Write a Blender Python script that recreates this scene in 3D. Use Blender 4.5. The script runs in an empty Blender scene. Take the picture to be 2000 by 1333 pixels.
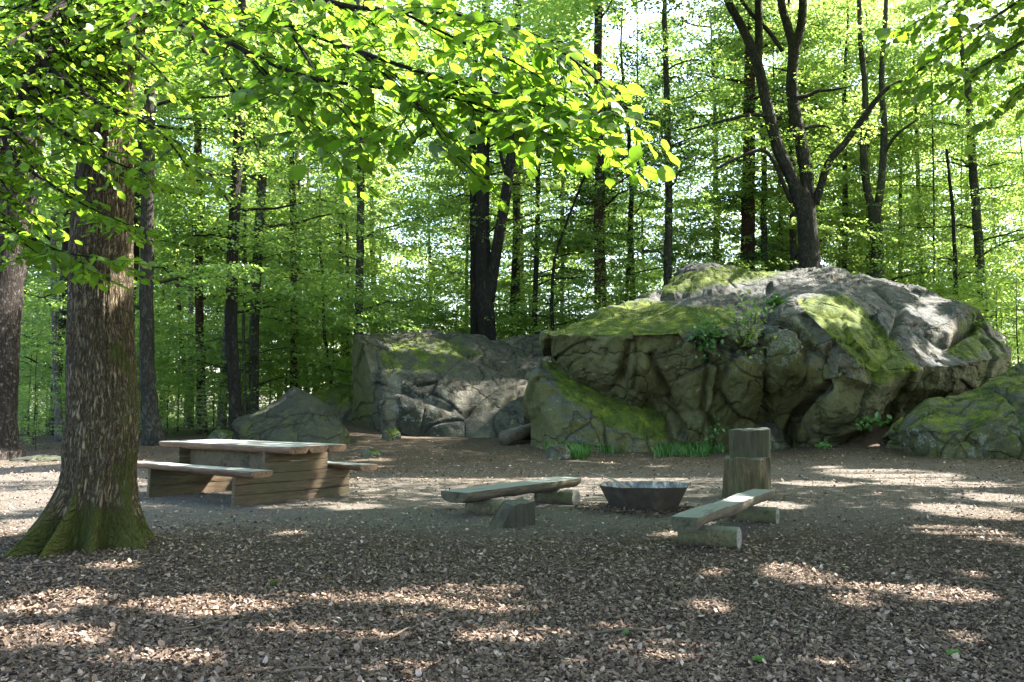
import bpy, math, random
import numpy as np
from mathutils import Vector, Matrix
R = math.radians
rng = np.random.default_rng(7)
random.seed(7)

# ------------------------------------------------------------------ camera, sky, sun
scn = bpy.context.scene
W0, H0, F = 2000.0, 1333.0, 1750.0
CAM = np.array([0.0, 0.0, 1.35])
PITCH = math.atan((795 - 666.5) / F)
cd = bpy.data.cameras.new('camera'); cam = bpy.data.objects.new('camera', cd)
scn.collection.objects.link(cam); scn.camera = cam
cd.sensor_width = 36.0; cd.lens = F / W0 * 36.0; cd.clip_start = 0.05; cd.clip_end = 600
cam.location = CAM; cam.rotation_euler = (math.pi/2 + PITCH, 0, 0)

SUN_AZ = R(68)      # to the right of the view direction (+Y towards +X)
SUN_EL = R(47)
SUN = np.array([math.sin(SUN_AZ)*math.cos(SUN_EL), math.cos(SUN_AZ)*math.cos(SUN_EL), math.sin(SUN_EL)])
world = bpy.data.worlds.new('World'); scn.world = world; world.use_nodes = True
wn = world.node_tree.nodes; wl = world.node_tree.links
bg = wn['Background']; bg.inputs['Strength'].default_value = 0.12
sky = wn.new('ShaderNodeTexSky'); sky.sky_type = 'NISHITA'; sky.sun_disc = False
sky.sun_elevation = SUN_EL; sky.sun_rotation = SUN_AZ; sky.air_density = 1.0; sky.dust_density = 2.5; sky.ozone_density = 1.0
wl.new(sky.outputs[0], bg.inputs['Color'])
sd = bpy.data.lights.new('sun', 'SUN'); sd.energy = 5.0; sd.angle = R(0.53); sd.color = (1.0, 0.92, 0.845)
so = bpy.data.objects.new('sun', sd); scn.collection.objects.link(so)
so.rotation_euler = Vector(SUN).to_track_quat('Z', 'Y').to_euler()
scn.view_settings.view_transform = 'Standard'; scn.view_settings.look = 'None'
scn.view_settings.exposure = 3.25; scn.view_settings.gamma = 1.0
scn.cycles.max_bounces = 8; scn.cycles.diffuse_bounces = 5; scn.cycles.transmission_bounces = 5
scn.cycles.glossy_bounces = 2; scn.cycles.transparent_max_bounces = 4
scn.cycles.use_denoising = True
scn.cycles.sample_clamp_indirect = 6

# ------------------------------------------------------------------ pixel <-> world
cp, sp_ = math.cos(PITCH), math.sin(PITCH)
def ray(u, v):
    u = np.asarray(u, float); v = np.asarray(v, float)
    a = (u - 1000) / F; b = (666.5 - v) / F
    return np.stack([a, cp - b*sp_, sp_ + b*cp], -1)
def P(u, v, d):                     # point at forward distance d
    r = ray(u, v); return CAM + r * (np.asarray(d, float)/r[..., 1])[..., None]
def PZ(u, v, z):                    # point on the plane at height z
    r = ray(u, v); return CAM + r * ((z - CAM[2])/r[..., 2])
def proj(p):
    q = np.asarray(p, float) - CAM
    y = q[..., 1]*cp + q[..., 2]*sp_; z = -q[..., 1]*sp_ + q[..., 2]*cp
    y = np.where(np.abs(y) < 1e-6, 1e-6, y)
    return 1000 + F*q[..., 0]/y, 666.5 - F*z/y, y
def smooth(a, b, x):
    t = np.clip((np.asarray(x, float) - a)/(b - a), 0, 1); return t*t*(3 - 2*t)

# ------------------------------------------------------------------ noise
def _h(i, j, k, s):
    n = (i.astype(np.int64)*374761393 + j.astype(np.int64)*668265263 + k.astype(np.int64)*2147483647 + s*974634777) & 0xFFFFFFFF
    n = ((n ^ (n >> 13))*1274126177) & 0xFFFFFFFF
    n = ((n ^ (n >> 16))*2246822519) & 0xFFFFFFFF
    return ((n ^ (n >> 15)) & 0xFFFFFF)/float(0xFFFFFF)*2 - 1
def noise(p, s=0):
    p = np.asarray(p, float); f = np.floor(p); t = p - f; t = t*t*t*(t*(t*6 - 15) + 10)
    i, j, k = (f[..., a].astype(np.int64) for a in range(3)); x, y, z = (t[..., a] for a in range(3))
    def g(a, b, c): return _h(i+a, j+b, k+c, s)
    l = lambda a, b, t: a + (b - a)*t
    return l(l(l(g(0,0,0), g(1,0,0), x), l(g(0,1,0), g(1,1,0), x), y), l(l(g(0,0,1), g(1,0,1), x), l(g(0,1,1), g(1,1,1), x), y), z)
def fbm(p, o=4, s=0, gain=0.5):
    p = np.asarray(p, float); v = 0; a = 1; n = 0
    for q in range(o):
        v = v + a*noise(p*2**q + 17.3*q, s + q); n += a; a *= gain
    return v/n
def rot2(p):                        # rotates the lattice so that noise planes are not axis aligned
    M = np.array([[.80, .48, -.36], [-.6, .64, -.48], [0, .6, .8]]); return p @ M.T

# ------------------------------------------------------------------ ground shape
def ground_z(x, y):
    x = np.asarray(x, float); y = np.asarray(y, float)
    p = np.stack([x, y, np.zeros_like(x)], -1)
    z = 0.05*fbm(p*0.35, 2, 3)*smooth(3, 12, y)
    z = z + 0.37*smooth(21, 31, y)*smooth(7, 0, x)
    z = z + 1.35*np.exp(-((x-14)/5)**2 - ((y-32)/6.5)**2)
    z = z + 0.5*np.exp(-((x+5.6)/1.6)**2 - ((y-32)/2.5)**2)
    z = z + 0.6*smooth(36, 70, y)*fbm(p*0.06, 2, 5)
    return z
def G(u, v):                        # where the pixel's ray meets the ground
    r = ray(u, v); lo, hi = 1.0, 90.0
    ts = np.linspace(2, 90, 900); q = CAM + r*(ts/r[1])[:, None]
    h = q[:, 2] - ground_z(q[:, 0], q[:, 1]); k = np.argmax(h < 0)
    return q[k] if h[k] < 0 else q[-1]

# ------------------------------------------------------------------ mesh helpers
def tag(o, label=None, cat=None, group=None, kind=None):
    for k, v in (('label', label), ('category', cat), ('group', group), ('kind', kind)):
        if v: o[k] = v
    return o
def mesh(name, V, faces, mat=None, smooth_=True, uv=None, attrs=None, fsize=None):
    """V (n,3); faces (m,k) array or list of arrays; builds fast"""
    me = bpy.data.meshes.new(name)
    if isinstance(faces, np.ndarray): faces = [faces]
    faces = [np.asarray(f, np.int64) for f in faces if len(f)]
    loops = np.concatenate([f.ravel() for f in faces]); cnt = np.concatenate([np.full(len(f), f.shape[1]) for f in faces])
    st = np.concatenate([[0], np.cumsum(cnt)[:-1]])
    me.vertices.add(len(V)); me.vertices.foreach_set('co', np.ascontiguousarray(V, np.float32).ravel())
    me.loops.add(len(loops)); me.loops.foreach_set('vertex_index', loops.astype(np.int32))
    me.polygons.add(len(cnt)); me.polygons.foreach_set('loop_start', st.astype(np.int32)); me.polygons.foreach_set('loop_total', cnt.astype(np.int32))
    me.polygons.foreach_set('use_smooth', np.full(len(cnt), smooth_))
    me.update(calc_edges=True)
    if uv is not None:
        l = me.uv_layers.new(name='UVMap'); l.data.foreach_set('uv', np.asarray(uv, np.float32)[loops].ravel())
    for k, a in (attrs or {}).items():
        at = me.attributes.new(k, 'FLOAT', 'POINT'); at.data.foreach_set('value', np.asarray(a, np.float32))
    if mat: me.materials.append(mat)
    me.validate()
    return me
def obj(name, me, parent=None, loc=None):
    o = bpy.data.objects.new(name, me); scn.collection.objects.link(o)
    if loc is not None: o.location = loc
    if parent is not None: o.parent = parent
    return o
def empty(name, loc, label, cat, group=None):
    o = obj(name, None, loc=loc); o.empty_display_size = 0.3
    return tag(o, label, cat, group)
class MB:                           # collects polygons into one mesh
    def __init__(s): s.V = []; s.F = {}; s.n = 0; s.UV = []
    def add(s, V, F, uv=None):
        V = np.asarray(V, float); s.V.append(V)
        s.UV.append(np.asarray(uv, float) if uv is not None else np.stack([V[:, 0] + V[:, 1], V[:, 2]], -1))
        for f in (F if isinstance(F, list) else [F]):
            f = np.asarray(f)
            if len(f): s.F.setdefault(f.shape[1], []).append(f + s.n)
        s.n += len(V)
    def get(s, name, mat, smooth_=True, **k):
        return mesh(name, np.concatenate(s.V), [np.concatenate(f) for f in s.F.values()], mat, smooth_, uv=np.concatenate(s.UV), **k)
def tube(pts, rad, n=8, cap=True):
    pts = np.asarray(pts, float); rad = np.asarray(rad, float)
    T = np.gradient(pts, axis=0); T /= np.linalg.norm(T, axis=1, keepdims=True) + 1e-9
    ref = np.array([1.0, 0.13, 0.0]) if abs(T[:, 2]).mean() > .7 else np.array([0.0, 0.1, 1.0])
    A = ref - T*(T @ ref)[:, None]; A /= np.linalg.norm(A, axis=1, keepdims=True) + 1e-9; B = np.cross(T, A)
    th = np.linspace(0, 2*math.pi, n, endpoint=False)
    V = pts[:, None] + rad[:, None, None]*(np.cos(th)[None, :, None]*A[:, None] + np.sin(th)[None, :, None]*B[:, None])
    m = len(pts); i, j = np.meshgrid(np.arange(m-1), np.arange(n), indexing='ij')
    Q = np.stack([i*n + j, i*n + (j+1) % n, (i+1)*n + (j+1) % n, (i+1)*n + j], -1).reshape(-1, 4)
    L = np.concatenate([[0], np.cumsum(np.linalg.norm(np.diff(pts, axis=0), axis=1))])
    uv = np.stack([np.broadcast_to(np.abs(th/math.pi - 1)*1.6*np.mean(rad)*2, (m, n)), np.broadcast_to(L[:, None], (m, n))], -1).reshape(-1, 2)
    V = V.reshape(-1, 3); F = [Q]
    if cap:
        V = np.concatenate([V, pts[:1], pts[-1:]]); uv = np.concatenate([uv, [[0, 0]], [[0, L[-1]]]])
        k = np.arange(n)
        F.append(np.stack([np.full(n, m*n), (k+1) % n, k], -1)); F.append(np.stack([np.full(n, m*n+1), (m-1)*n + k, (m-1)*n + (k+1) % n], -1))
    return V, F, uv
def resample(pts, n, *extra):
    """smooth Catmull-Rom through control points (parameter = index)"""
    P_ = np.concatenate([np.asarray(pts, float)] + [np.asarray(e, float)[:, None] for e in extra], 1)
    m = len(P_); t = np.linspace(0, m-1, n); i = np.minimum(t.astype(int), m-2); f = (t - i)[:, None]
    E = np.concatenate([[2*P_[0] - P_[1]], P_, [2*P_[-1] - P_[-2]]])
    a, b, c, d = E[i], E[i+1], E[i+2], E[i+3]
    Q = 0.5*((2*b) + (c - a)*f + (2*a - 5*b + 4*c - d)*f*f + (3*b - a - 3*c + d)*f**3)
    return (Q[:, :3],) + tuple(Q[:, 3+k] for k in range(len(extra)))

# ------------------------------------------------------------------ materials
def newmat(name):
    m = bpy.data.materials.new(name); m.use_nodes = True; nt = m.node_tree; nt.nodes.clear()
    return m, nt, nt.nodes, nt.links
class NB:
    def __init__(s, nt): s.nt = nt
    def n(s, t, **k):
        x = s.nt.nodes.new(t)
        for a, b in k.items():
            if a.startswith('i_'): x.inputs[a[2:].replace('_', ' ')].default_value = b
            else: setattr(x, a, b)
        return x
    def link(s, a, b): s.nt.links.new(a, b)
    def noise(s, vec, scale, detail=6, rough=0.6, dist=0.0):
        x = s.n('ShaderNodeTexNoise'); x.inputs['Scale'].default_value = scale; x.inputs['Detail'].default_value = detail
        x.inputs['Roughness'].default_value = rough; x.inputs['Distortion'].default_value = dist
        if vec is not None: s.link(vec, x.inputs['Vector'])
        return x.outputs['Fac']
    def ramp(s, fac, stops, interp='LINEAR'):
        x = s.n('ShaderNodeValToRGB'); x.color_ramp.interpolation = interp; e = x.color_ramp.elements
        while len(e) < len(stops): e.new(0.5)
        for q, (p, c) in zip(e, stops): q.position = p; q.color = (*c, 1) if len(c) == 3 else c
        s.link(fac, x.inputs['Fac']); return x.outputs['Color']
    def mix(s, fac, a, b, mode='MIX'):
        x = s.n('ShaderNodeMix', data_type='RGBA', blend_type=mode)
        for v, i in ((fac, 0), (a, 6), (b, 7)):
            if isinstance(v, (int, float)): x.inputs[i].default_value = v
            elif isinstance(v, tuple): x.inputs[i].default_value = (*v, 1)
            else: s.link(v, x.inputs[i])
        return x.outputs[2]
    def math(s, op, a, b=None, clamp=False):
        x = s.n('ShaderNodeMath', operation=op, use_clamp=clamp)
        for v, i in ((a, 0), (b, 1)):
            if v is None: continue
            if isinstance(v, (int, float)): x.inputs[i].default_value = v
            else: s.link(v, x.inputs[i])
        return x.outputs[0]
    def mapping(s, vec, scale=(1, 1, 1), rot=(0, 0, 0)):
        x = s.n('ShaderNodeMapping'); x.inputs['Scale'].default_value = scale; x.inputs['Rotation'].default_value = rot
        s.link(vec, x.inputs['Vector']); return x.outputs[0]
    def step(s, v, a, b):
        x = s.n('ShaderNodeMapRange', interpolation_type='SMOOTHSTEP'); x.inputs[1].default_value = a; x.inputs[2].default_value = b
        s.link(v, x.inputs[0]); return x.outputs[0]
    def attr(s, name): return s.n('ShaderNodeAttribute', attribute_name=name)
    def out(s, shader): o = s.n('ShaderNodeOutputMaterial'); s.link(shader, o.inputs['Surface']); return o
    def bsdf(s, col, rough=0.9, bump=None, strength=0.5, dist=0.02, spec=0.25, **k):
        b = s.n('ShaderNodeBsdfPrincipled')
        for v, i in ((col, 'Base Color'), (rough, 'Roughness')):
            if isinstance(v, (int, float)): b.inputs[i].default_value = v
            elif isinstance(v, tuple): b.inputs[i].default_value = (*v, 1)
            else: s.link(v, b.inputs[i])
        b.inputs['Specular IOR Level'].default_value = spec
        for a, v in k.items(): b.inputs[a].default_value = v
        if bump is not None:
            u = s.n('ShaderNodeBump'); u.inputs['Strength'].default_value = strength; u.inputs['Distance'].default_value = dist
            s.link(bump, u.inputs['Height']); s.link(u.outputs[0], b.inputs['Normal'])
        return b.outputs[0]

def leaf_mat(name, dk, lt, tr_dk, tr_lt, mixf=0.5, gloss=0.06):
    m, nt, _, _ = newmat(name); b = NB(nt)
    v = b.attr('var').outputs['Fac']
    oi = b.n('ShaderNodeObjectInfo').outputs['Random']
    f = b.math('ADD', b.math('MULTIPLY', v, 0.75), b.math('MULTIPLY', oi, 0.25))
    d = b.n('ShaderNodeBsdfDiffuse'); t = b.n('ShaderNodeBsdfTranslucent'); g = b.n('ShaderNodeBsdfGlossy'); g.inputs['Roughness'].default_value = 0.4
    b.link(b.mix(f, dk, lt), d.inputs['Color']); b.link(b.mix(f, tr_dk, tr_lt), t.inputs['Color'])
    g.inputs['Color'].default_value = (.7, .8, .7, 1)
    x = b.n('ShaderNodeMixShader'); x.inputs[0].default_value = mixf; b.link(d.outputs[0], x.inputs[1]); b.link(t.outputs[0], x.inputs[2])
    y = b.n('ShaderNodeMixShader'); y.inputs[0].default_value = gloss; b.link(x.outputs[0], y.inputs[1]); b.link(g.outputs[0], y.inputs[2])
    b.out(y.outputs[0]); return m
M = {}
M['leaf'] = leaf_mat('beech_leaf', (.055, .115, .028), (.125, .19, .045), (.19, .36, .055), (.44, .58, .11), .6)
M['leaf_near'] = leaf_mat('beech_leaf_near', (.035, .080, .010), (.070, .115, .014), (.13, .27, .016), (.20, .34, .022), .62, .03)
M['leaf_far'] = leaf_mat('beech_leaf_far', (.065, .11, .040), (.15, .20, .070), (.25, .41, .08), (.50, .63, .17), .6)
M['leaf_blue'] = leaf_mat('conifer_leaf', (.022, .055, .022), (.04, .09, .035), (.03, .08, .03), (.06, .13, .05), .3)
M['grass'] = leaf_mat('grass_blade', (.025, .085, .015), (.055, .14, .024), (.045, .16, .02), (.09, .24, .035), .4)

def bark_mat(name, dark, light, moss=0.0, lichen=0.0, vs=0.16, scale=26.0, bumpd=0.03, pink=None, fleck=0.0):
    m, nt, _, _ = newmat(name); b = NB(nt)
    tc = b.n('ShaderNodeTexCoord'); uv = tc.outputs['UV']; ob = tc.outputs['Object']
    rid = b.noise(b.mapping(uv, (1, vs, 1)), scale, 5, .6, .6)
    r2 = b.math('ABSOLUTE', b.math('SUBTRACT', rid, .5))
    r2 = b.step(r2, 0.0, 0.16)
    big = b.noise(ob, 1.3, 5, .65)
    col = b.mix(r2, dark, light)
    col = b.mix(b.step(big, .42, .66), col, b.mix(.5, col, tuple(c*.45 for c in dark)))
    if pink: col = b.mix(b.step(b.noise(ob, .9, 3), .5, .62), col, pink)
    if lichen:
        ln = b.noise(ob, 9.0, 6, .75); lf = b.math('MULTIPLY', b.step(ln, .60 - .1*lichen, .66), lichen, True)
        col = b.mix(lf, col, (.20, .215, .185))
    if fleck:
        fk = b.noise(b.mapping(uv, (1, .4, 1)), 34, 5, .7)
        col = b.mix(b.math('MULTIPLY', b.step(b.math('ADD', fk, b.math('MULTIPLY', b.noise(ob, 2.0, 3), .25)), .70, .76), fleck), col, (.25, .25, .205))
    if moss:
        ms = b.attr('moss').outputs['Fac']
        mn = b.noise(ob, 3.2, 6, .7)
        mf = b.step(b.math('ADD', b.math('MULTIPLY', mn, 1.7), b.math('ADD', b.math('MULTIPLY', ms, .62), b.math('MULTIPLY', b.noise(ob, 30, 4, .8), .35))), 1.15, 1.5)
        mc = b.mix(b.noise(ob, 22, 4), (.022, .030, .006), (.075, .085, .016))
        col = b.mix(b.math('MULTIPLY', mf, moss), col, mc)
    fine = b.noise(ob, 60, 3)
    h = b.math('ADD', r2, b.math('MULTIPLY', fine, .35))
    b.out(b.bsdf(col, .92, h, 1.0, bumpd, .15)); return m
M['bark_big'] = bark_mat('mossy_furrowed_bark', (.036, .027, .014), (.225, .18, .108), moss=.92, lichen=.25, vs=.22, scale=34, bumpd=.035, fleck=.55)
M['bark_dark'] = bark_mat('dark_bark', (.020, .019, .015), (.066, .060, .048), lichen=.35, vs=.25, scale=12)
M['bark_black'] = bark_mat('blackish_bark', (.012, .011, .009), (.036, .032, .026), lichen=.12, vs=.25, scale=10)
M['bark_mid'] = bark_mat('beech_bark', (.032, .034, .025), (.085, .088, .066), lichen=.3, vs=.5, scale=8)
M['bark_pale'] = bark_mat('pale_bark', (.065, .066, .058), (.15, .148, .13), lichen=.5, vs=.6, scale=7)
M['bark_red'] = bark_mat('reddish_bark', (.032, .020, .014), (.10, .060, .043), lichen=.3, vs=.3, scale=10)
M['bark_lichen'] = bark_mat('lichen_bark', (.018, .014, .012), (.055, .045, .036), lichen=.55, vs=.25, scale=12)
M['twig'] = bark_mat('twig', (.014, .010, .008), (.035, .026, .02), scale=20)

def rock_mat(name, base_a, base_b, moss_up=0.5, lichen=0.5, brown=0.4, streak=0.5, top=(.088, .098, .10)):
    m, nt, _, _ = newmat(name); b = NB(nt)
    tc = b.n('ShaderNodeTexCoord'); ob = tc.outputs['Object']
    n1 = b.noise(ob, .55, 8, .68, .4); n2 = b.noise(ob, 3.4, 7, .7); n3 = b.noise(ob, 17, 6, .72)
    col = b.mix(b.step(n1, .36, .64), base_a, base_b)
    col = b.mix(b.step(n3, .3, .75), b.mix(.6, col, (.02, .02, .017)), col)
    # brown-olive weathering running down the face
    st = b.noise(b.mapping(ob, (1.5, 1.5, .35), (0, R(12), 0)), 1.0, 7, .68)
    col = b.mix(b.math('MULTIPLY', b.step(st, .42, .64), brown), col, (.12, .088, .038))
    col = b.mix(b.math('MULTIPLY', b.step(st, .56, .70), streak), col, (.018, .017, .011))
    st2 = b.noise(b.mapping(ob, (.8, .8, .22), (0, R(-14), R(20))), 1.0, 6, .62, .5)
    col = b.mix(b.math('MULTIPLY', b.step(st2, .50, .64), .75*streak), col, b.mix(n3, (.15, .142, .09), (.29, .275, .19)))
    col = b.mix(b.math('MULTIPLY', b.step(st2, .46, .36), .85*streak), col, (.022, .021, .012))
    # green algae
    al = b.noise(ob, .9, 6, .65, .5)
    gr = b.attr('algae').outputs['Fac']
    col = b.mix(b.math('MULTIPLY', b.step(b.math('ADD', al, b.math('MULTIPLY', gr, .35)), .50, .74), .6), col, (.090, .098, .026))
    # pale lichen
    lc = b.attr('lichen').outputs['Fac']
    lf = b.step(b.math('ADD', n2, b.math('MULTIPLY', lc, .16)), .60, .67)
    lf = b.math('MULTIPLY', lf, b.step(n3, .4, .55))
    col = b.mix(b.math('MULTIPLY', lf, lichen), col, (.24, .265, .235))
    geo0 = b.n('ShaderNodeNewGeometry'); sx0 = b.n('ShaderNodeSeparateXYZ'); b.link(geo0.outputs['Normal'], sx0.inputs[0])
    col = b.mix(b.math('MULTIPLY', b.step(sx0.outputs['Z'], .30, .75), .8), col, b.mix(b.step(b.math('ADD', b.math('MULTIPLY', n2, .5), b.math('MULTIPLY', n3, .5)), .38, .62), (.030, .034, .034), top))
    # cracks
    vor = b.n('ShaderNodeTexVoronoi', feature='DISTANCE_TO_EDGE'); vor.inputs['Scale'].default_value = .33
    wob = b.n('ShaderNodeVectorMath', operation='MULTIPLY_ADD'); nz = b.n('ShaderNodeTexNoise'); nz.inputs['Scale'].default_value = 1.3; nz.inputs['Detail'].default_value = 6; b.link(ob, nz.inputs['Vector'])
    b.link(nz.outputs['Color'], wob.inputs[0]); wob.inputs[1].default_value = (1.1, 1.1, 1.1); b.link(b.mapping(ob, (.7, .7, 1.3), (R(20), R(30), 0)), wob.inputs[2])
    b.link(wob.outputs[0], vor.inputs['Vector']); ck = b.step(vor.outputs['Distance'], 0.0, 0.022)
    col = b.mix(b.math('MULTIPLY', b.math('SUBTRACT', 1.0, ck), .35), col, (.008, .008, .006))
    col = b.mix(b.math('MULTIPLY', b.attr('crack').outputs['Fac'], .8), col, (.008, .008, .005))
    # moss
    geo = b.n('ShaderNodeNewGeometry'); sx = b.n('ShaderNodeSeparateXYZ'); b.link(geo.outputs['Normal'], sx.inputs[0])
    ms = b.attr('moss').outputs['Fac']
    mn = b.noise(ob, 1.8, 8, .72)
    mf = b.math('ADD', b.math('MULTIPLY', sx.outputs['Z'], moss_up), b.math('ADD', b.math('MULTIPLY', mn, 1.1), b.math('MULTIPLY', ms, .9)))
    mf = b.step(mf, .92, 1.12)
    mb = b.noise(ob, 28, 6, .75)
    mcol = b.ramp(b.noise(ob, 2.6, 6, .7), [(.33, (.035, .060, .010)), (.52, (.10, .145, .014)), (.68, (.25, .30, .02))])
    mcol = b.mix(b.step(mb, .3, .7), b.mix(.75, mcol, (.012, .02, .004)), mcol)
    col = b.mix(b.math('MULTIPLY', mf, .93), col, mcol)
    h = b.math('ADD', b.math('ADD', b.math('MULTIPLY', n2, 1.0), b.math('MULTIPLY', n3, .35)), b.math('ADD', b.math('MULTIPLY', ck, .5), b.math('MULTIPLY', mb, .25)))
    b.out(b.bsdf(col, .88, h, 1.0, .15, .2)); return m
M['rock_big'] = rock_mat('boulder_stone', (.062, .060, .042), (.165, .155, .115), .20, .6, .5, .9)
M['rock_grey'] = rock_mat('grey_stone', (.030, .036, .027), (.080, .085, .064), .22, .6, .45, .7, (.105, .10, .075))
M['rock_dark'] = rock_mat('dark_mossy_stone', (.018, .023, .015), (.045, .050, .033), .24, .35, .35, .5, (.048, .052, .034))
M['rock_small'] = rock_mat('mossy_stone', (.060, .066, .048), (.15, .16, .125), .36, .7, .3, .4)

def wood_mat(name, a, c, green=.3, grey=.5, axis='X', scale=1.0):
    m, nt, _, _ = newmat(name); b = NB(nt)
    ob = b.n('ShaderNodeTexCoord').outputs['Object']
    sc = {'X': (.12, 1, 1), 'Z': (1, 1, .12), 'Y': (1, .12, 1)}[axis]
    g = b.noise(b.mapping(ob, sc), 28*scale, 8, .7, .8); g2 = b.noise(b.mapping(ob, sc), 5*scale, 6, .65, .5)
    col = b.mix(b.step(g, .3, .7), a, c)
    col = b.mix(b.step(g2, .5, .72), col, b.mix(.6, col, tuple(x*.35 for x in a)))
    blot = b.noise(ob, 1.6, 6, .7)
    col = b.mix(b.math('MULTIPLY', b.step(blot, .42, .62), green), col, (.050, .060, .024))
    geo = b.n('ShaderNodeNewGeometry'); sx = b.n('ShaderNodeSeparateXYZ'); b.link(geo.outputs['Normal'], sx.inputs[0])
    wg = b.mix(g, (.085, .097, .092), (.24, .262, .245))
    col = b.mix(b.math('MULTIPLY', b.step(sx.outputs['Z'], .6, .9), grey), col, wg)
    crack = b.step(b.noise(b.mapping(ob, tuple(.6*s for s in sc)), 9*scale, 5, .6, .3), .60, .66)
    col = b.mix(b.math('MULTIPLY', crack, .6), col, (.02, .016, .01))
    h = b.math('SUBTRACT', g, b.math('MULTIPLY', crack, .8))
    b.out(b.bsdf(col, .85, h, .7, .012, .2)); return m
M['table_wood'] = wood_mat('reddish_table_wood', (.080, .045, .028), (.185, .12, .078), .2, .97)
M['table_board'] = wood_mat('olive_board_wood', (.042, .030, .018), (.115, .085, .050), .5, .3, 'Y')
M['bench_wood'] = wood_mat('weathered_log_wood', (.032, .026, .018), (.10, .085, .06), .4, .9)
M['end_grain'] = wood_mat('grey_end_grain', (.085, .088, .078), (.18, .185, .17), .2, .3, 'X', 1.5)
M['log_wood'] = wood_mat('olive_log_wood', (.048, .042, .022), (.135, .118, .065), .5, .4)
M['stump_wood'] = wood_mat('mossy_stump_wood', (.022, .018, .009), (.088, .072, .036), .55, .35, 'Z')
M['cut_face'] = wood_mat('stump_cut_face', (.026, .023, .014), (.060, .054, .032), .55, .45, 'Z', .6)
M['block_wood'] = wood_mat('dark_block_wood', (.020, .018, .012), (.052, .047, .032), .4, .2, 'Z', .6)
M['old_log'] = wood_mat('dark_old_log', (.035, .028, .02), (.11, .09, .07), .3, .4)
def metal():
    m, nt, _, _ = newmat('rusty_fire_bowl_steel'); b = NB(nt); ob = b.n('ShaderNodeTexCoord').outputs['Object']
    n = b.noise(ob, 6, 7, .7); n2 = b.noise(b.mapping(ob, (1, 1, .2)), 9, 6, .7)
    col = b.ramp(n, [(.3, (.020, .018, .013)), (.55, (.045, .037, .025)), (.75, (.10, .068, .038))])
    b.out(b.bsdf(col, .85, n, .4, .01, .2, Metallic=.1)); return m
M['steel'] = metal()
def ashm():
    m, nt, _, _ = newmat('ash_coated_steel'); b = NB(nt); ob = b.n('ShaderNodeTexCoord').outputs['Object']
    n = b.noise(b.mapping(ob, (1, 1, .35)), 7, 8, .72)
    col = b.ramp(n, [(.35, (.04, .038, .038)), (.5, (.14, .14, .14)), (.62, (.36, .36, .32))])
    b.out(b.bsdf(col, .9, n, .5, .01, .1)); return m
M['ash'] = ashm()
def ground_mat():
    m, nt, _, _ = newmat('forest_floor'); b = NB(nt)
    ob = b.n('ShaderNodeTexCoord').outputs['Object']
    dirt = b.attr('dirt').outputs['Fac']
    n1 = b.noise(ob, .35, 6, .65, .4); n2 = b.noise(ob, 5, 8, .75); n3 = b.noise(ob, 34, 6, .8)
    lit = b.ramp(n3, [(.28, (.016, .012, .008)), (.45, (.050, .038, .025)), (.58, (.10, .077, .052)), (.70, (.27, .22, .16))])
    lit = b.mix(b.step(n2, .35, .7), b.mix(.5, lit, (.03, .024, .018)), lit)
    grey = b.mix(b.step(b.noise(ob, 70, 6, .85), .36, .64), (.054, .049, .042), (.165, .153, .132))
    sp = b.math('ADD', b.math('ADD', b.math('MULTIPLY', n1, .45), b.math('MULTIPLY', n2, .35)), b.math('MULTIPLY', dirt, .55))
    col = b.mix(b.math('MULTIPLY', b.step(sp, .52, .85), .85), lit, grey)
    gs = b.attr('green').outputs['Fac']
    col = b.mix(b.math('MULTIPLY', b.step(b.math('ADD', n2, b.math('MULTIPLY', gs, .5)), .62, .85), .8), col, (.05, .075, .018))
    h = b.math('ADD', n3, b.math('MULTIPLY', n2, .6))
    b.out(b.bsdf(col, .95, h, 1.0, .035, .12)); return m
M['ground'] = ground_mat()
def litter_mat():
    m, nt, _, _ = newmat('dry_leaf'); b = NB(nt); v = b.attr('var').outputs['Fac']
    col = b.ramp(v, [(0, (.040, .028, .019)), (.35, (.118, .084, .060)), (.7, (.26, .195, .150)), (.93, (.42, .35, .285)), (1, (.52, .46, .39))])
    b.out(b.bsdf(col, .8, None, spec=.2)); return m
M['litter'] = litter_mat()
def plain(name, col, rough=.8):
    m, nt, _, _ = newmat(name); b = NB(nt); ob = b.n('ShaderNodeTexCoord').outputs['Object']
    n = b.noise(ob, 14, 6, .7); b.out(b.bsdf(b.mix(n, tuple(c*.55 for c in col), tuple(min(1, c*1.35) for c in col)), rough, n, .5, .01, .2)); return m
M['stick'] = plain('dry_stick', (.26, .21, .16)); M['branchlet'] = plain('fallen_twig', (.09, .07, .05))

# ------------------------------------------------------------------ ground
def axis_pts(segs):
    out = []
    for a, b, n in segs: out.append(np.linspace(a, b, n, endpoint=False))
    return np.concatenate(out + [[segs[-1][1]]])
gx = axis_pts([(-160, -20, 30), (-20, 20, 400), (20, 160, 30)]); gy = axis_pts([(-60, 2, 20), (2, 16, 260), (16, 40, 220), (40, 200, 80)])
X, Y = np.meshgrid(gx, gy, indexing='ij'); nx, ny = X.shape
Z = ground_z(X, Y)
pp = np.stack([X, Y, 0*X], -1)
near = smooth(26, 10, Y)*smooth(0, 3, Y)
Z = Z + near*(0.010*fbm(pp*3.1, 3, 21) + 0.006*fbm(pp*11, 2, 22))
uu, vv, dd = proj(np.stack([X, Y, Z], -1))
dirt = np.exp(-((uu-1150)/560)**2 - ((vv-985)/75)**2) + .8*np.exp(-((uu-330)/420)**2 - ((vv-985)/60)**2) + .9*np.exp(-((uu-1750)/350)**2 - ((vv-960)/60)**2) + np.exp(-((uu-0)/250)**2-((vv-960)/60)**2)
dirt = np.where(Y > 3, np.clip(dirt, 0, 1), 0)
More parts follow.
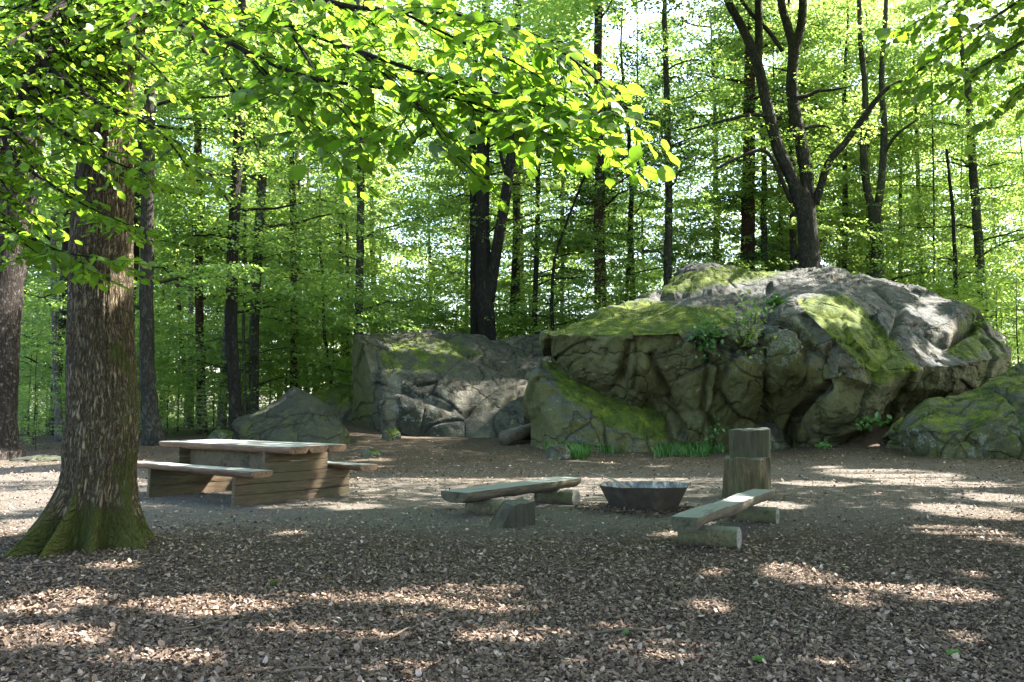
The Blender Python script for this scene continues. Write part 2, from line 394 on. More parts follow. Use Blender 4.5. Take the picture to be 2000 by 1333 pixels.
green = smooth(29, 34, Y)*smooth(-4, -8, X) + smooth(38, 46, Y)
i, j = np.meshgrid(np.arange(nx-1), np.arange(ny-1), indexing='ij')
Q = np.stack([i*ny+j, (i+1)*ny+j, (i+1)*ny+j+1, i*ny+j+1], -1).reshape(-1, 4)
gme = mesh('forest_floor', np.stack([X, Y, Z], -1).reshape(-1, 3), Q, M['ground'], attrs={'dirt': dirt.ravel(), 'green': np.clip(green, 0, 1).ravel()})
tag(obj('ground', gme), 'brown forest floor of bark litter and trodden dirt in the clearing', 'ground', kind='structure')

# ------------------------------------------------------------------ rocks
def facets(V, k, amp, seed):
    """adds planar-ish facets: cellular steps along a noise-rotated lattice"""
    q = rot2(V)*k; return amp*(np.abs(noise(q, seed))*2 - .6)
def plates(V, size, slope, seed, warp=.16, border=False):
    """fractured plates: every point joins its nearest cell centre and follows that cell's own tilted plane"""
    ca, sa = math.cos(.38), math.sin(.38); cb, sb = math.cos(.25), math.sin(.25)
    x_, y_, z_ = V[..., 0], V[..., 1], V[..., 2]; x1 = x_*ca - z_*sa; z1 = x_*sa + z_*ca
    q = np.stack([x1*cb - y_*sb, x1*sb + y_*cb, z1], -1)/np.asarray(size); q = q + warp*np.stack([fbm(q*1.1 + 3.1*a, 2, seed + a) for a in range(3)], -1)
    f = np.floor(q).astype(np.int64); best = np.full(q.shape[:-1], 1e9); sec = best.copy(); out = np.zeros(q.shape[:-1])
    for a in (-1, 0, 1):
        for b_ in (-1, 0, 1):
            for c in (-1, 0, 1):
                i, j, k_ = f[..., 0]+a, f[..., 1]+b_, f[..., 2]+c
                o = np.stack([i + .5 + .45*_h(i, j, k_, seed), j + .5 + .45*_h(i, j, k_, seed+1), k_ + .5 + .45*_h(i, j, k_, seed+2)], -1)
                dl = q - o; d_ = (dl**2).sum(-1); m_ = d_ < best
                pl = dl[..., 0]*_h(i, j, k_, seed+3) + dl[..., 1]*_h(i, j, k_, seed+4) + dl[..., 2]*_h(i, j, k_, seed+5) + .35*_h(i, j, k_, seed+6)
                out = np.where(m_, pl, out); sec = np.where(m_, best, np.minimum(sec, d_)); best = np.where(m_, d_, best)
    if border: return out*slope, np.sqrt(sec) - np.sqrt(best)
    return out*slope
def cracks(V, k, w, seed):
    q = rot2(V)*k; n = fbm(q, 3, seed); return np.exp(-(n/w)**2)
def rock(name, cols, label, mat, seed=1, nu=240, nv=160, amp=.18, flute=0.0, masks=None, extra=None, cat='boulder', sm=6, back=2.5, crack=.18):
    """cols: list of columns (left to right); each a list of (u, v, depth) from the foot up over the crest to the ridge"""
    C = []
    for c in cols:
        pts = [P(*q) for q in c]
        foot = pts[0].copy(); foot[2] = ground_z(foot[0], foot[1]) - .55
        top = pts[-1]; b1 = top + np.array([0, back*.5, -.5]); b2 = top + np.array([0, back, 0]); b2[2] = ground_z(b2[0], b2[1]) - .5
        C.append([foot] + pts + [b1, b2])
    C = np.array(C)                                     # (ncol, nrow, 3)
    mL = C[0].copy(); mR = C[-1].copy()
    cl = mL.mean(0); cr = mR.mean(0)
    eL = mL*.35 + cl*.65 + np.array([.04, .6, 0]); eR = mR*.35 + cr*.65 + np.array([-.04, .6, 0])
    C = np.concatenate([[eL*0 + eL.mean(0)], [eL], C, [eR], [eR*0 + eR.mean(0)]])
    def lin(A, n, ax):
        A = np.moveaxis(A, ax, 0); m = len(A)
        seg = np.linalg.norm(np.diff(A, axis=0), axis=-1).mean(axis=1) if A.ndim == 3 else np.ones(m-1)
        L = np.concatenate([[0], np.cumsum(np.sqrt(seg) + .15)]); t = np.linspace(0, L[-1], n)
        k = np.clip(np.searchsorted(L, t, side='right') - 1, 0, m-2); f = ((t - L[k])/(L[k+1] - L[k]))
        f = f.reshape((-1,) + (1,)*(A.ndim-1)); r = A[k]*(1-f) + A[k+1]*f
        return np.moveaxis(r, 0, ax)
    S = lin(lin(C, nu, 0), nv, 1)
    for _ in range(sm):
        S[1:-1] = S[1:-1]*.5 + (S[:-2] + S[2:])*.25
        S[:, 1:-1] = S[:, 1:-1]*.5 + (S[:, :-2] + S[:, 2:])*.25
    def normals(S):
        a = np.gradient(S, axis=0); b = np.gradient(S, axis=1); n = np.cross(a, b); n /= np.linalg.norm(n, axis=-1, keepdims=True) + 1e-9
        return n
    N = normals(S)
    u, v, d = proj(S)
    disp = amp*(fbm(rot2(S)*.45, 2, seed)*1.0) + facets(S, .8, amp*.55, seed+3) + facets(S, 2.1, amp*.22, seed+9)
    upn = 1 - .6*smooth(.35, .8, N[..., 2])
    p1, e1 = plates(S, (1.7, 2.0, 3.6), amp*1.0, seed+40, .16, True); p2, e2 = plates(S, (.65, .8, 1.9), amp*.30, seed+50, .22, True)
    frac = np.maximum((1 - smooth(.0, .030, e1))*smooth(-.25, .1, fbm(S*.6, 2, seed+71)), .7*(1 - smooth(.0, .05, e2))*smooth(.05, .25, fbm(S*.6, 2, seed+70)))
    disp = disp*.6 - .05*frac + upn*(p1 + p2 + plates(S, (.22, .3, .5), amp*.12, seed+60)) + amp*.16*fbm(rot2(S)*4.0, 4, seed+11, .65)
    if flute:
        q = S*np.array([1.1, .5, .22]); q[..., 0] += .35*S[..., 2]
        up = np.clip(1 - np.abs(N[..., 2])*1.3, 0, 1)
        disp = disp - flute*up*np.abs(fbm(q*1.0, 2, seed+20))*1.6 + flute*up*.4
    cr_ = cracks(S, .55, .035, seed+5)*.8 + cracks(S, 1.2, .045, seed+6)*.45
    disp = disp - crack*cr_
    if extra is not None: disp = disp + extra(u, v, d, S, N)
    S = S + N*disp[..., None]
    i, j = np.meshgrid(np.arange(nu-1), np.arange(nv-1), indexing='ij')
    Q = np.stack([i*nv+j, (i+1)*nv+j, (i+1)*nv+j+1, i*nv+j+1], -1).reshape(-1, 4)
    u, v, d = proj(S); at = {'moss': 0*u, 'lichen': 0*u, 'algae': 0*u, 'crack': frac}
    if masks: at.update({k: f(u, v, d, S, N) for k, f in masks.items()})
    c0 = S.reshape(-1, 3).mean(0); c0[2] = 0
    me = mesh(name, S.reshape(-1, 3) - c0, Q, M[mat], attrs={k: (x + 0*u).ravel() for k, x in at.items()})
    return tag(obj(name, me, loc=c0), label, cat)
def inpoly(u, v, poly, soft=14.0):
    """soft inside mask for a polygon in photograph coordinates: where the moss grows"""
    poly = np.asarray(poly, float); ins = np.zeros(u.shape, bool); dist = np.full(u.shape, 1e9); n = len(poly)
    for k in range(n):
        (x1, y1), (x2, y2) = poly[k], poly[(k+1) % n]
        c = ((y1 > v) != (y2 > v)) & (u < (x2-x1)*(v-y1)/((y2-y1) + 1e-9) + x1); ins ^= c
        t = np.clip(((u-x1)*(x2-x1) + (v-y1)*(y2-y1))/((x2-x1)**2 + (y2-y1)**2 + 1e-9), 0, 1)
        dist = np.minimum(dist, np.hypot(u - x1 - t*(x2-x1), v - y1 - t*(y2-y1)))
    sd_ = np.where(ins, dist, -dist); return np.clip(.5 + sd_/(2*soft), 0, 1)
def seg(u, v, pts, w):
    """distance falloff to a polyline"""
    r = np.zeros(u.shape)
    for (x1, y1), (x2, y2) in zip(pts[:-1], pts[1:]):
        t = np.clip(((u-x1)*(x2-x1) + (v-y1)*(y2-y1))/((x2-x1)**2 + (y2-y1)**2), 0, 1)
        r = np.maximum(r, np.exp(-(np.hypot(u - x1 - t*(x2-x1), v - y1 - t*(y2-y1))/w)**2))
    return r
big_cols = [
 [(1085,885,27.6),(1085,800,27.5),(1078,720,27.0),(1062,655,26.7),(1068,650,27.3),(1075,647,28),(1085,643,29)],
 [(1165,885,27.2),(1180,800,27.4),(1172,745,26.5),(1150,655,25.9),(1158,640,27),(1165,626,28.5),(1170,612,30)],
 [(1255,885,26.8),(1275,815,26.9),(1270,740,26.0),(1240,655,25.5),(1245,634,26.8),(1250,610,28.8),(1255,583,31)],
 [(1340,885,26.4),(1350,800,26.1),(1345,720,25.6),(1320,650,25.3),(1320,625,27),(1320,580,30),(1306,548,33)],
 [(1420,880,26.6),(1420,800,26.0),(1425,720,25.5),(1400,648,25.3),(1400,615,27),(1390,565,30.5),(1372,524,34)],
 [(1474,880,26.8),(1472,800,26.1),(1474,720,25.7),(1470,655,25.5),(1465,612,27.5),(1455,565,31),(1440,530,35)],
 [(1492,880,27.3),(1492,800,26.7),(1492,720,26.1),(1494,655,25.9),(1490,612,27.5),(1490,560,31),(1490,531,35)],
 [(1508,875,26.9),(1510,800,26.3),(1512,710,25.5),(1520,615,25.7),(1528,588,27.5),(1530,555,31),(1530,532,35)],
 [(1560,870,26.5),(1555,800,26.4),(1580,720,25.3),(1575,605,26.0),(1580,580,27.5),(1580,550,31),(1580,531,35)],
 [(1618,862,25.9),(1622,790,25.0),(1635,730,24.5),(1648,678,25.0),(1640,580,27.7),(1630,548,31),(1615,522,35)],
 [(1690,850,26.8),(1690,800,25.8),(1702,752,25.0),(1715,722,25.1),(1690,602,28.0),(1685,562,31.5),(1690,538,35)],
 [(1770,830,29.0),(1765,800,28.0),(1775,757,26.4),(1792,718,25.9),(1755,640,28.5),(1760,582,31.5),(1770,551,34.5)],
 [(1845,812,30.6),(1850,790,29.5),(1856,765,28.0),(1868,714,27.5),(1835,660,29),(1842,610,31.5),(1850,584,34)],
 [(1925,800,32),(1925,780,31),(1935,755,29.6),(1940,700,29),(1918,650,30.5),(1915,622,32),(1912,602,33.5)],
 [(1955,792,33),(1960,770,32),(1967,740,31),(1972,692,31),(1965,670,32),(1953,652,33),(1938,640,34)]]
def big_extra(u, v, d, S, N):
    fr = (d < 30)
    e = -.6*seg(u, v, [(1483,660),(1486,720),(1482,820),(1484,870)], 4)*fr            # tall crack
    e += -.5*seg(u, v, [(1486,612),(1525,630),(1562,652)], 9)*(d < 29)                 # dark slot under the ledge
    e += -.6*seg(u, v, [(1532,872),(1560,810),(1600,765),(1650,728)], 9)*fr            # lower bulge outline
    e += .45*np.exp(-((u-1650)/75)**2 - ((v-800)/45)**2)*fr                            # lower bulge
    e += .30*np.exp(-((u-1540)/34)**2 - ((v-700)/60)**2)*fr
    e += -.35*seg(u, v, [(1560,665),(1600,690),(1605,740)], 8)*fr
    e += -.30*seg(u, v, [(1270,700),(1300,770),(1330,850)], 7)*fr
    e += -.30*seg(u, v, [(1230,668),(1215,740)], 7)*fr - .25*seg(u, v, [(1385,700),(1372,800),(1400,850)], 7)*fr
    e += .28*np.exp(-((u-1440)/22)**2 - ((v-745)/70)**2)*fr + .3*np.exp(-((u-1255)/20)**2-((v-720)/50)**2)*fr
    e += -.45*seg(u, v, [(1340,655),(1400,668),(1460,690)], 10)*fr
    e += .35*np.exp(-((u-1855)/40)**2 - ((v-618)/28)**2)*(d < 34) - .5*seg(u, v, [(1812,650),(1850,668),(1895,640),(1920,615)], 8)*(d < 33)
    e += -.4*seg(u, v, [(1290,575),(1400,568),(1500,560)], 7) + .4*np.exp(-((u-1375)/60)**2 - ((v-538)/16)**2)
    e += -.25*seg(u, v, [(1600,545),(1640,540),(1700,560),(1760,600),(1740,660)], 6)
    return e
big_masks = {
 'moss': lambda u, v, d, S, N: np.clip(1.0*inpoly(u, v, [(1560,590),(1600,575),(1655,572),(1690,610),(1760,680),(1800,722),(1715,748),(1650,685)], 10)
     + .75*inpoly(u, v, [(1060,652),(1160,610),(1250,585),(1330,600),(1430,600),(1440,640),(1330,650),(1150,660)], 12)
     + .55*inpoly(u, v, [(1810,590),(1900,590),(1935,620),(1900,665),(1820,650)], 10) + .8*inpoly(u, v, [(1860,665),(1915,680),(1890,705),(1850,690)], 6)
     + .55*inpoly(u, v, [(1270,545),(1420,515),(1540,530),(1500,555),(1300,580)], 10) + .35*inpoly(u, v, [(1230,650),(1340,650),(1350,760),(1290,860),(1250,760)], 16)
     + .4*inpoly(u, v, [(1900,640),(1975,660),(1975,760),(1880,800),(1900,700)], 12) + .35*inpoly(u, v, [(1660,740),(1760,740),(1750,850),(1660,870)], 14) - .35*inpoly(u, v, [(1380,560),(1620,520),(1900,600),(1800,720),(1700,600),(1560,570)], 12), -.4, 1),
 'lichen': lambda u, v, d, S, N: np.clip(inpoly(u, v, [(1480,580),(1600,600),(1560,700),(1480,720),(1370,690)], 25) + .7*inpoly(u, v, [(1400,560),(1650,530),(1850,600),(1850,720),(1700,640)], 25), 0, 1),
 'algae': lambda u, v, d, S, N: np.clip(1.2 - np.clip(N[..., 2], 0, 1)*2.6, -.6, 1)}
rock('big_boulder', big_cols, 'huge overhanging boulder with bright green moss slope right of centre', 'rock_big', 11, 560, 360, .22, .16, big_masks, big_extra, sm=2, back=5, crack=.07)
rock('leaning_rock', [
 [(1030,885,26.5),(1025,800,26.3),(1030,765,26.5),(1040,750,27.2)],
 [(1060,890,25.5),(1052,800,25.8),(1046,724,26.2),(1058,705,27.6)],
 [(1118,892,24.8),(1108,825,25.3),(1092,766,25.8),(1110,706,27.6)],
 [(1180,893,25.0),(1172,845,25.3),(1155,800,25.7),(1180,745,27.4)],
 [(1260,893,25.2),(1255,855,25.4),(1245,820,25.8),(1250,783,27)],
 [(1335,890,25.9),(1315,862,26),(1305,830,26.3),(1300,800,27)]],
 'pointed mossy rock leaning under the left overhang of the huge boulder', 'rock_big', 31, 220, 130, .13, .15,
 {'moss': lambda u, v, d, S, N: .75*inpoly(u, v, [(1055,700),(1110,690),(1260,780),(1320,810),(1300,870),(1180,830),(1100,770)], 14), 'algae': lambda u, v, d, S, N: .9}, None, sm=2, back=1.6, crack=.06)
rock('grey_boulder', [
 [(688,852,31),(690,780,30.7),(686,700,30.5),(687,656,30.7),(693,652,31.2)],
 [(726,854,30),(732,790,29.9),(724,730,29.8),(706,668,30.2),(712,652,31.4)],
 [(790,855,29.6),(788,800,29.6),(775,730,30),(765,682,31),(770,651,32.5)],
 [(860,855,29.4),(860,800,29.8),(855,740,30.4),(850,690,31.3),(838,641,33)],
 [(930,855,29.2),(930,810,29.8),(930,760,30.6),(925,700,31.8),(915,650,33.5)],
 [(1000,855,29.2),(1000,810,30),(1000,760,31),(990,712,32.3),(985,656,34)],
 [(1060,852,29.6),(1060,800,30.5),(1062,750,31.6),(1062,700,33),(1062,653,34.5)],
 [(1120,850,30.4),(1120,800,31.2),(1122,750,32),(1122,700,33.4),(1120,656,35)]],
 'wide pale grey boulder with dappled sun on its sloping top, left of the huge boulder', 'rock_grey', 51, 320, 190, .07, .03,
 {'moss': lambda u, v, d, S, N: .4*inpoly(u, v, [(760,655),(690,680),(760,740),(880,740),(960,690),(900,650)], 20) - .05, 'lichen': lambda u, v, d, S, N: -.3 + .9*inpoly(u, v, [(740,740),(930,740),(960,830),(740,845)], 25),
  'algae': lambda u, v, d, S, N: np.clip(1 - (u-700)/40, -.6, .9)},
 lambda u, v, d, S, N: .4*(-.5*seg(u, v, [(870,652),(910,690),(985,722),(1060,740)], 7) - .5*seg(u, v, [(960,655),(1000,668),(1040,690)], 10) - .35*seg(u, v, [(735,752),(800,770),(880,800)], 6) - .3*seg(u, v, [(910,810),(980,790),(1040,760)], 6)), sm=3, back=3, crack=.03)
rock('pyramid_rock', [
 [(450,852,27),(450,830,27),(455,819,27.2),(460,814,27.6)],
 [(490,858,26.3),(490,835,26.5),(490,816,27),(496,803,28)],
 [(530,864,26),(530,830,26.5),(535,800,27.2),(541,778,28.2)],
 [(580,867,26),(575,825,26.6),(573,782,27.3),(573,752,28.2)],
 [(630,867,26),(625,830,26.5),(620,797,27.2),(616,772,28)],
 [(665,864,26.3),(660,835,26.7),(652,812,27.3),(645,794,28)],
 [(685,857,27),(681,845,27.2),(676,835,27.4),(668,822,27.8)]],
 'dark pyramid shaped boulder behind the picnic table', 'rock_dark', 71, 200, 120, .07, 0,
 {'moss': lambda u, v, d, S, N: .15, 'algae': lambda u, v, d, S, N: .4}, None, sm=6, back=1.6, crack=.05)
rock('low_boulder', [
 [(600,850,32),(603,800,31.8),(606,775,32),(612,765,33)],
 [(640,850,31.5),(640,800,31.6),(642,765,32),(645,750,33.5)],
 [(690,850,31.5),(690,800,31.7),(690,760,32.2),(690,742,34)],
 [(740,850,32),(740,800,32),(740,765,32.6),(740,748,34)]],
 'low rounded moss covered boulder between the pyramid boulder and the wide grey one', 'rock_small', 81, 90, 70, .12, 0,
 {'moss': lambda u, v, d, S, N: .35}, None, sm=8, back=3)
rock('mossy_boulder', [
 [(1765,852,23.6),(1762,840,23.5),(1772,815,23.8),(1786,800,24.2)],
 [(1810,874,22.4),(1800,835,22.6),(1806,797,23.3),(1817,772,24.3)],
 [(1880,880,22),(1875,840,22.2),(1866,802,23),(1872,768,24.4)],
 [(1950,878,21.8),(1945,830,22),(1940,780,23),(1945,732,25)],
 [(2020,880,21.6),(2015,820,22),(2010,755,23.4),(2000,700,26)],
 [(2110,880,21.6),(2110,800,22),(2105,740,23.4),(2100,680,26)],
 [(2190,880,22),(2190,800,22.4),(2190,760,23.4),(2180,710,26)]],
 'green mossy boulder at the right edge of the clearing', 'rock_small', 91, 220, 130, .15, .05,
 {'moss': lambda u, v, d, S, N: .22, 'algae': lambda u, v, d, S, N: .6, 'lichen': lambda u, v, d, S, N: .4}, None, sm=4, back=2.5)
def blob(name, u, v, d, wpx, hpx, depth, label, mat, seed, cat='rock', moss=.2):
    """a loose stone whose foot stands on the ground at pixel (u, v)"""
    g = G(u, v) if d is None else P(u, v, d); dd_ = g[1]; sx = wpx/F*dd_/2; sz = hpx/F*dd_
    n, m = 56, 34; th = np.linspace(0, 2*math.pi, n, endpoint=False); ph = np.linspace(-math.pi/2, math.pi/2, m)
    T_, H_ = np.meshgrid(th, ph, indexing='ij')
    V = np.stack([np.cos(T_)*np.cos(H_), np.sin(T_)*np.cos(H_), np.sin(H_)], -1)
    r = 1 + .22*noise(rot2(V)*1.5 + seed*3.7, seed) - .12*np.abs(noise(rot2(V)*2.6 + seed, seed+1)) + .04*fbm(V*6, 3, seed+2)
    V = np.clip(V*r[..., None], -.92, .95)*np.array([sx, depth/2, sz*1.12]); V = V.reshape(-1, 3)
    i, j = np.meshgrid(np.arange(n), np.arange(m-1), indexing='ij')
    Q = np.stack([i*m+j, ((i+1) % n)*m+j, ((i+1) % n)*m+j+1, i*m+j+1], -1).reshape(-1, 4)
    z0 = ground_z(g[0], g[1]) if d is None else g[2]
    me = mesh(name, V, Q, M[mat], attrs={'moss': np.full(len(V), moss), 'lichen': np.full(len(V), .5), 'algae': np.full(len(V), .2)})
    return tag(obj(name, me, loc=(g[0], g[1] + depth*.35, z0)), label, cat)
blob('rock', 597, 868, None, 80, 24, .9, 'pale grey rock just behind the right half of the picnic table', 'rock_small', 5, moss=.05)
blob('rock', 655, 866, None, 42, 15, .5, 'small dark mossy rock beside the right end of the pale rock behind the table', 'rock_small', 6)
blob('rock', 470, 855, None, 46, 40, .8, 'sunlit pale rounded rock at the left foot of the pyramid boulder', 'rock_small', 7, moss=-.1)
blob('rock', 762, 861, None, 42, 22, .6, 'mossy rock at the foot of the wide grey boulder', 'rock_small', 8, moss=.35)
blob('rock', 726, 893, None, 50, 14, .6, 'flat grey green stone in the open dirt right of the picnic table', 'rock_small', 9)
blob('rock', 1090, 899, None, 50, 26, .5, 'angular lichen spotted stone lying before the grass below the leaning rock', 'rock_small', 10, moss=-.05)
blob('rock', 918, 850, None, 26, 12, .5, 'small pale stone catching sun at the foot of the grey boulder', 'rock_small', 12, moss=0)
blob('rock', 1016, 838, 28, 44, 26, 1.0, 'weathered grey rock wedged above the dark log', 'rock_grey', 13, moss=-.2)
blob('rock', 1500, 884, 26.2, 110, 58, 1.6, 'squat olive boulder in the hollow behind the stump chair', 'rock_big', 14, 'boulder', moss=.1)
blob('rock', 427, 868, None, 60, 26, .9, 'low dark mossy rock left of the pyramid boulder', 'rock_small', 15, moss=.3)
blob('rock', 60, 902, None, 100, 10, 1.4, 'flat mossy rock at the foot of the leftmost tree', 'rock_dark', 16, moss=.1)
blob('rock', 1288, 590, 32.5, 90, 26, 1.6, 'mossy knob on the upper left shoulder of the huge boulder', 'rock_big', 17, moss=.4)

# ------------------------------------------------------------------ the large tree trunk at left
def big_trunk():
    zs = np.array([-.25, -.02, .10, .325, .60, .825, 1.325, 2.33, 2.83, 3.83, 4.65, 5.3, 7, 11, 16])
    cu = np.array([180, 180, 182, 190, 197, 201, 202.5, 191.5, 188, 195, 201, 222, 250, 300, 330])
    hw = np.array([.60, .56, .53, .46, .385, .35, .33, .295, .288, .25, .225, .20, .18, .12, .04])
    d0 = 8.75; cx = (cu - 1000)/F*d0
    nz, nt_ = 620, 360
    z = np.concatenate([np.linspace(-.25, 6.2, 560), np.linspace(6.3, 16, 60)])
    c = np.interp(z, zs, cx); h = np.interp(z, zs, hw)
    k = np.ones(9)/9; c[8:-8] = np.convolve(c, k, 'same')[8:-8]; h[8:-8] = np.convolve(h, k, 'same')[8:-8]
    th = np.linspace(-math.pi, math.pi, nt_, endpoint=False)
    Zg, T = np.meshgrid(z, th, indexing='ij'); Rr = np.broadcast_to(h[:, None], Zg.shape).copy()
    # root flares: (angle, reach, width); angle -90 deg faces the camera
    w = np.clip(1 - (Zg + .05)/.95, 0, 1)
    core = np.interp(Zg, zs, hw); Rr = core - .22*w
    for a, reach, wd in ((-178, .15, .24), (-152, .24, .13), (-124, .44, .10), (-97, .38, .09), (-62, .20, .16), (-16, .34, .24), (30, .3, .25), (75, .3, .25), (120, .35, .25), (160, .3, .2)):
        da = (T - R(a) + math.pi) % (2*math.pi) - math.pi
        Rr = Rr + reach*w**2.3*np.exp(-(da/wd)**2) + .05*w*np.exp(-(da/wd)**2)
    q = np.stack([np.cos(T)*Rr, np.sin(T)*Rr, Zg*.9], -1)
    Rr = Rr + .035*fbm(q*1.6, 3, 5)
    ridge = noise(np.stack([np.cos(T)*9 + .5*noise(q*3, 8), np.sin(T)*9, Zg*1.3], -1), 9)
    ridge2 = noise(np.stack([np.cos(T)*19, np.sin(T)*19, Zg*3.0], -1) + .3, 19)
    Rr = Rr - .010*np.exp(-(ridge/.16)**2) - .006*np.exp(-(ridge2/.2)**2) + .006*fbm(q*18, 2, 10)
    V = np.stack([np.cos(T)*Rr + c[:, None] - cx[1], np.sin(T)*Rr, Zg], -1).reshape(-1, 3)
    i, j = np.meshgrid(np.arange(nz-1), np.arange(nt_), indexing='ij')
    Q = np.stack([i*nt_+j, i*nt_+(j+1) % nt_, (i+1)*nt_+(j+1) % nt_, (i+1)*nt_+j], -1).reshape(-1, 4)
    moss = np.clip(1.0 - Zg/1.0, 0, 1) + .5*np.exp(-((T + R(20))/.5)**2)*smooth(4.2, 1, Zg) + .42*smooth(2.6, 4.5, Zg)*np.exp(-((T + R(130))/.9)**2) + .45*noise(q*1.3, 33) + .3*noise(q*4.1, 34)
    uv = np.stack([T*.32, Zg], -1).reshape(-1, 2)
    return mesh('trunk', V, Q, M['bark_big'], uv=uv, attrs={'moss': moss.ravel()}), (cx[1], d0, float(ground_z(cx[1], d0)))

# ------------------------------------------------------------------ leaves
def leaf_tpl(kind):
    if kind == 'hex':    # small leaf folded at the midrib, with a curled tip
        return np.array([[0, 0, 0], [.30, .27, .10], [.72, .24, .04], [1, 0, .16], [.72, -.22, .08], [.30, -.29, .05]]), [np.array([[0, 5, 4, 3], [0, 3, 2, 1]])]
    if kind == 'quad':   # rhombic folded leaf
        V = np.array([[0, 0, 0], [.48, .36, .03], [1, 0, -.05], [.48, -.36, .03]]); F_ = np.array([[0, 3, 2, 1]])
    else:                # ovate near leaf, folded at the midrib
        xs = np.array([0, .14, .38, .66, .88, 1.0]); ws = np.array([0, .22, .36, .30, .13, 0])
        V = [[0, 0, 0]]; 
        for x, w_ in zip(xs[1:-1], ws[1:-1]): V += [[x, w_, .05*math.sin(x*9) + .05], [x, 0, -.03*x*x*4], [x, -w_, .05*math.cos(x*8) + .03]]
        V += [[1, 0, -.13]]; V = np.array(V); F_ = []
        tri = [[0, 2, 1], [0, 3, 2]]; quad = []
        for k in range(3):
            a = 1 + 3*k; quad += [[a, a+1, a+4, a+3], [a+1, a+2, a+5, a+4]]
        e = 10; tri += [[e, e+1, 13], [e+1, e+2, 13]]
        return V, [np.array(tri), np.array(quad)]
    return V, [F_]
def leaves(name, pos, axis, nrm, size, mat, kind='quad', var=None, width=1.0, seed=0):
    r = np.random.default_rng(seed)
    T, FF = leaf_tpl(kind); n = len(pos)
    a = axis/(np.linalg.norm(axis, axis=1, keepdims=True) + 1e-9); b = np.cross(nrm, a); b /= np.linalg.norm(b, axis=1, keepdims=True) + 1e-9; c = np.cross(a, b)
    width = np.broadcast_to(np.asarray(width, float), (n,))[:, None, None]
    V = pos[:, None] + size[:, None, None]*(T[None, :, 0, None]*a[:, None] + width*T[None, :, 1, None]*b[:, None] + T[None, :, 2, None]*c[:, None])
    k = len(T); off = (np.arange(n)*k)[:, None, None]
    F_ = [(f[None] + off).reshape(-1, f.shape[1]) for f in FF]
    if var is None: var = r.random(n)
    return mesh(name, V.reshape(-1, 3), F_, mat, smooth_=kind == 'ovate', attrs={'var': np.repeat(var, k)})
def rand_unit(n, r):
    v = r.normal(size=(n, 3)); return v/np.linalg.norm(v, axis=1, keepdims=True)
def spray_tpl(r, n=46, L=1.5, droop=.12):
    """a flat layered beech spray: leaves set along side twigs; returns pos, axis, normal"""
    t = np.sort(r.random(n)); side = r.choice([-1, 1], n); s = r.random(n)*(.15 + .85*np.sin(np.pi*np.clip(t*1.05, 0, 1)))*.42*L
    x = t*L*.8 + s*.6; y = side*s; z = -droop*(x/L)**2*L + r.normal(size=n)*.035
    pos = np.stack([x, y, z], -1)
    ax = np.stack([np.full(n, .8), side*.6, np.full(n, -.25)], -1) + r.normal(size=(n, 3))*.35
    nr = np.array([0, 0, 1.0]) + r.normal(size=(n, 3))*.38
    return pos, ax, nr
def place_sprays(r, base, yaw, pitch, scale, ntpl=6, **k):
    Ps, As, Ns = [], [], []
    tp = [spray_tpl(r, **k) for _ in range(ntpl)]; pick = r.integers(0, ntpl, len(base))
    for q in range(ntpl):
        m_ = pick == q; n = m_.sum()
        if not n: continue
        cy, sy = np.cos(yaw[m_]), np.sin(yaw[m_]); cpp, spp = np.cos(pitch[m_]), np.sin(pitch[m_]); z0 = np.zeros(n)
        Rm = np.stack([np.stack([cy*cpp, -sy, -cy*spp], -1), np.stack([sy*cpp, cy, -sy*spp], -1), np.stack([spp, z0, cpp], -1)], 1)
        for src, dst in ((tp[q][0], Ps), (tp[q][1], As), (tp[q][2], Ns)):
            w_ = np.einsum('nij,kj->nki', Rm, src)
            if dst is Ps: w_ = w_*scale[m_][:, None, None] + base[m_][:, None]
            dst.append(w_.reshape(-1, 3))
    return np.concatenate(Ps), np.concatenate(As), np.concatenate(Ns)
def crown_mesh(seed, z0, z1, rmax, nspray, lsize, mat, lean=.3, nleaf=46, top=.8):
    """crown: sprays on limbs that leave the axis at many heights, with gaps between the limbs"""
    r = np.random.default_rng(seed); nl = max(10, int(nspray/9))
    lz = z0 + (z1 - z0)*r.random(nl)**.9; la = r.random(nl)*2*math.pi
    fr = (lz - z0)/(z1 - z0); lr = rmax*(.55 + .45*np.sin(np.pi*np.clip(.25 + fr*top, 0, 1)))*(.6 + .5*r.random(nl))
    k = r.integers(0, nl, nspray); t = .18 + .82*r.random(nspray)**.7
    yaw = la[k] + r.normal(size=nspray)*.35
    x = np.cos(la[k])*lr[k]*t; y = np.sin(la[k])*lr[k]*t; z = lz[k] + lean*lr[k]*t*(1 - .5*t) + r.normal(size=nspray)*.22
    base = np.stack([x, y, z], -1) + r.normal(size=(nspray, 3))*np.array([.35, .35, .05])
    pos, ax, nr = place_sprays(r, base, yaw + r.normal(size=nspray)*.6, r.normal(size=nspray)*.14 - .05, .75 + .5*r.random(nspray), n=nleaf)
    n = len(pos); cl = fbm(pos*.8, 2, seed); var = np.clip(.45 + .5*cl + .22*r.normal(size=n), 0, 1)
    me = leaves('crown', pos, ax, nr, lsize*(.7 + .6*r.random(n)), mat, var=var)
    limbs = [(lz[q], la[q], lr[q]) for q in range(nl)]
    return me, limbs
def limb_tubes(mb, limbs, r, base_r, lean=.3, n=26):
    for (z, a, L) in limbs[:n]:
        t = np.linspace(0, 1, 6); p = np.stack([np.cos(a)*L*t, np.sin(a)*L*t, z + lean*L*t*(1 - .5*t)], -1)
        p[1:-1] += r.normal(size=(4, 3))*.07*L*.3
        yield p, base_r*.22*(1 - t)**.8 + .012
CROWNS = {}
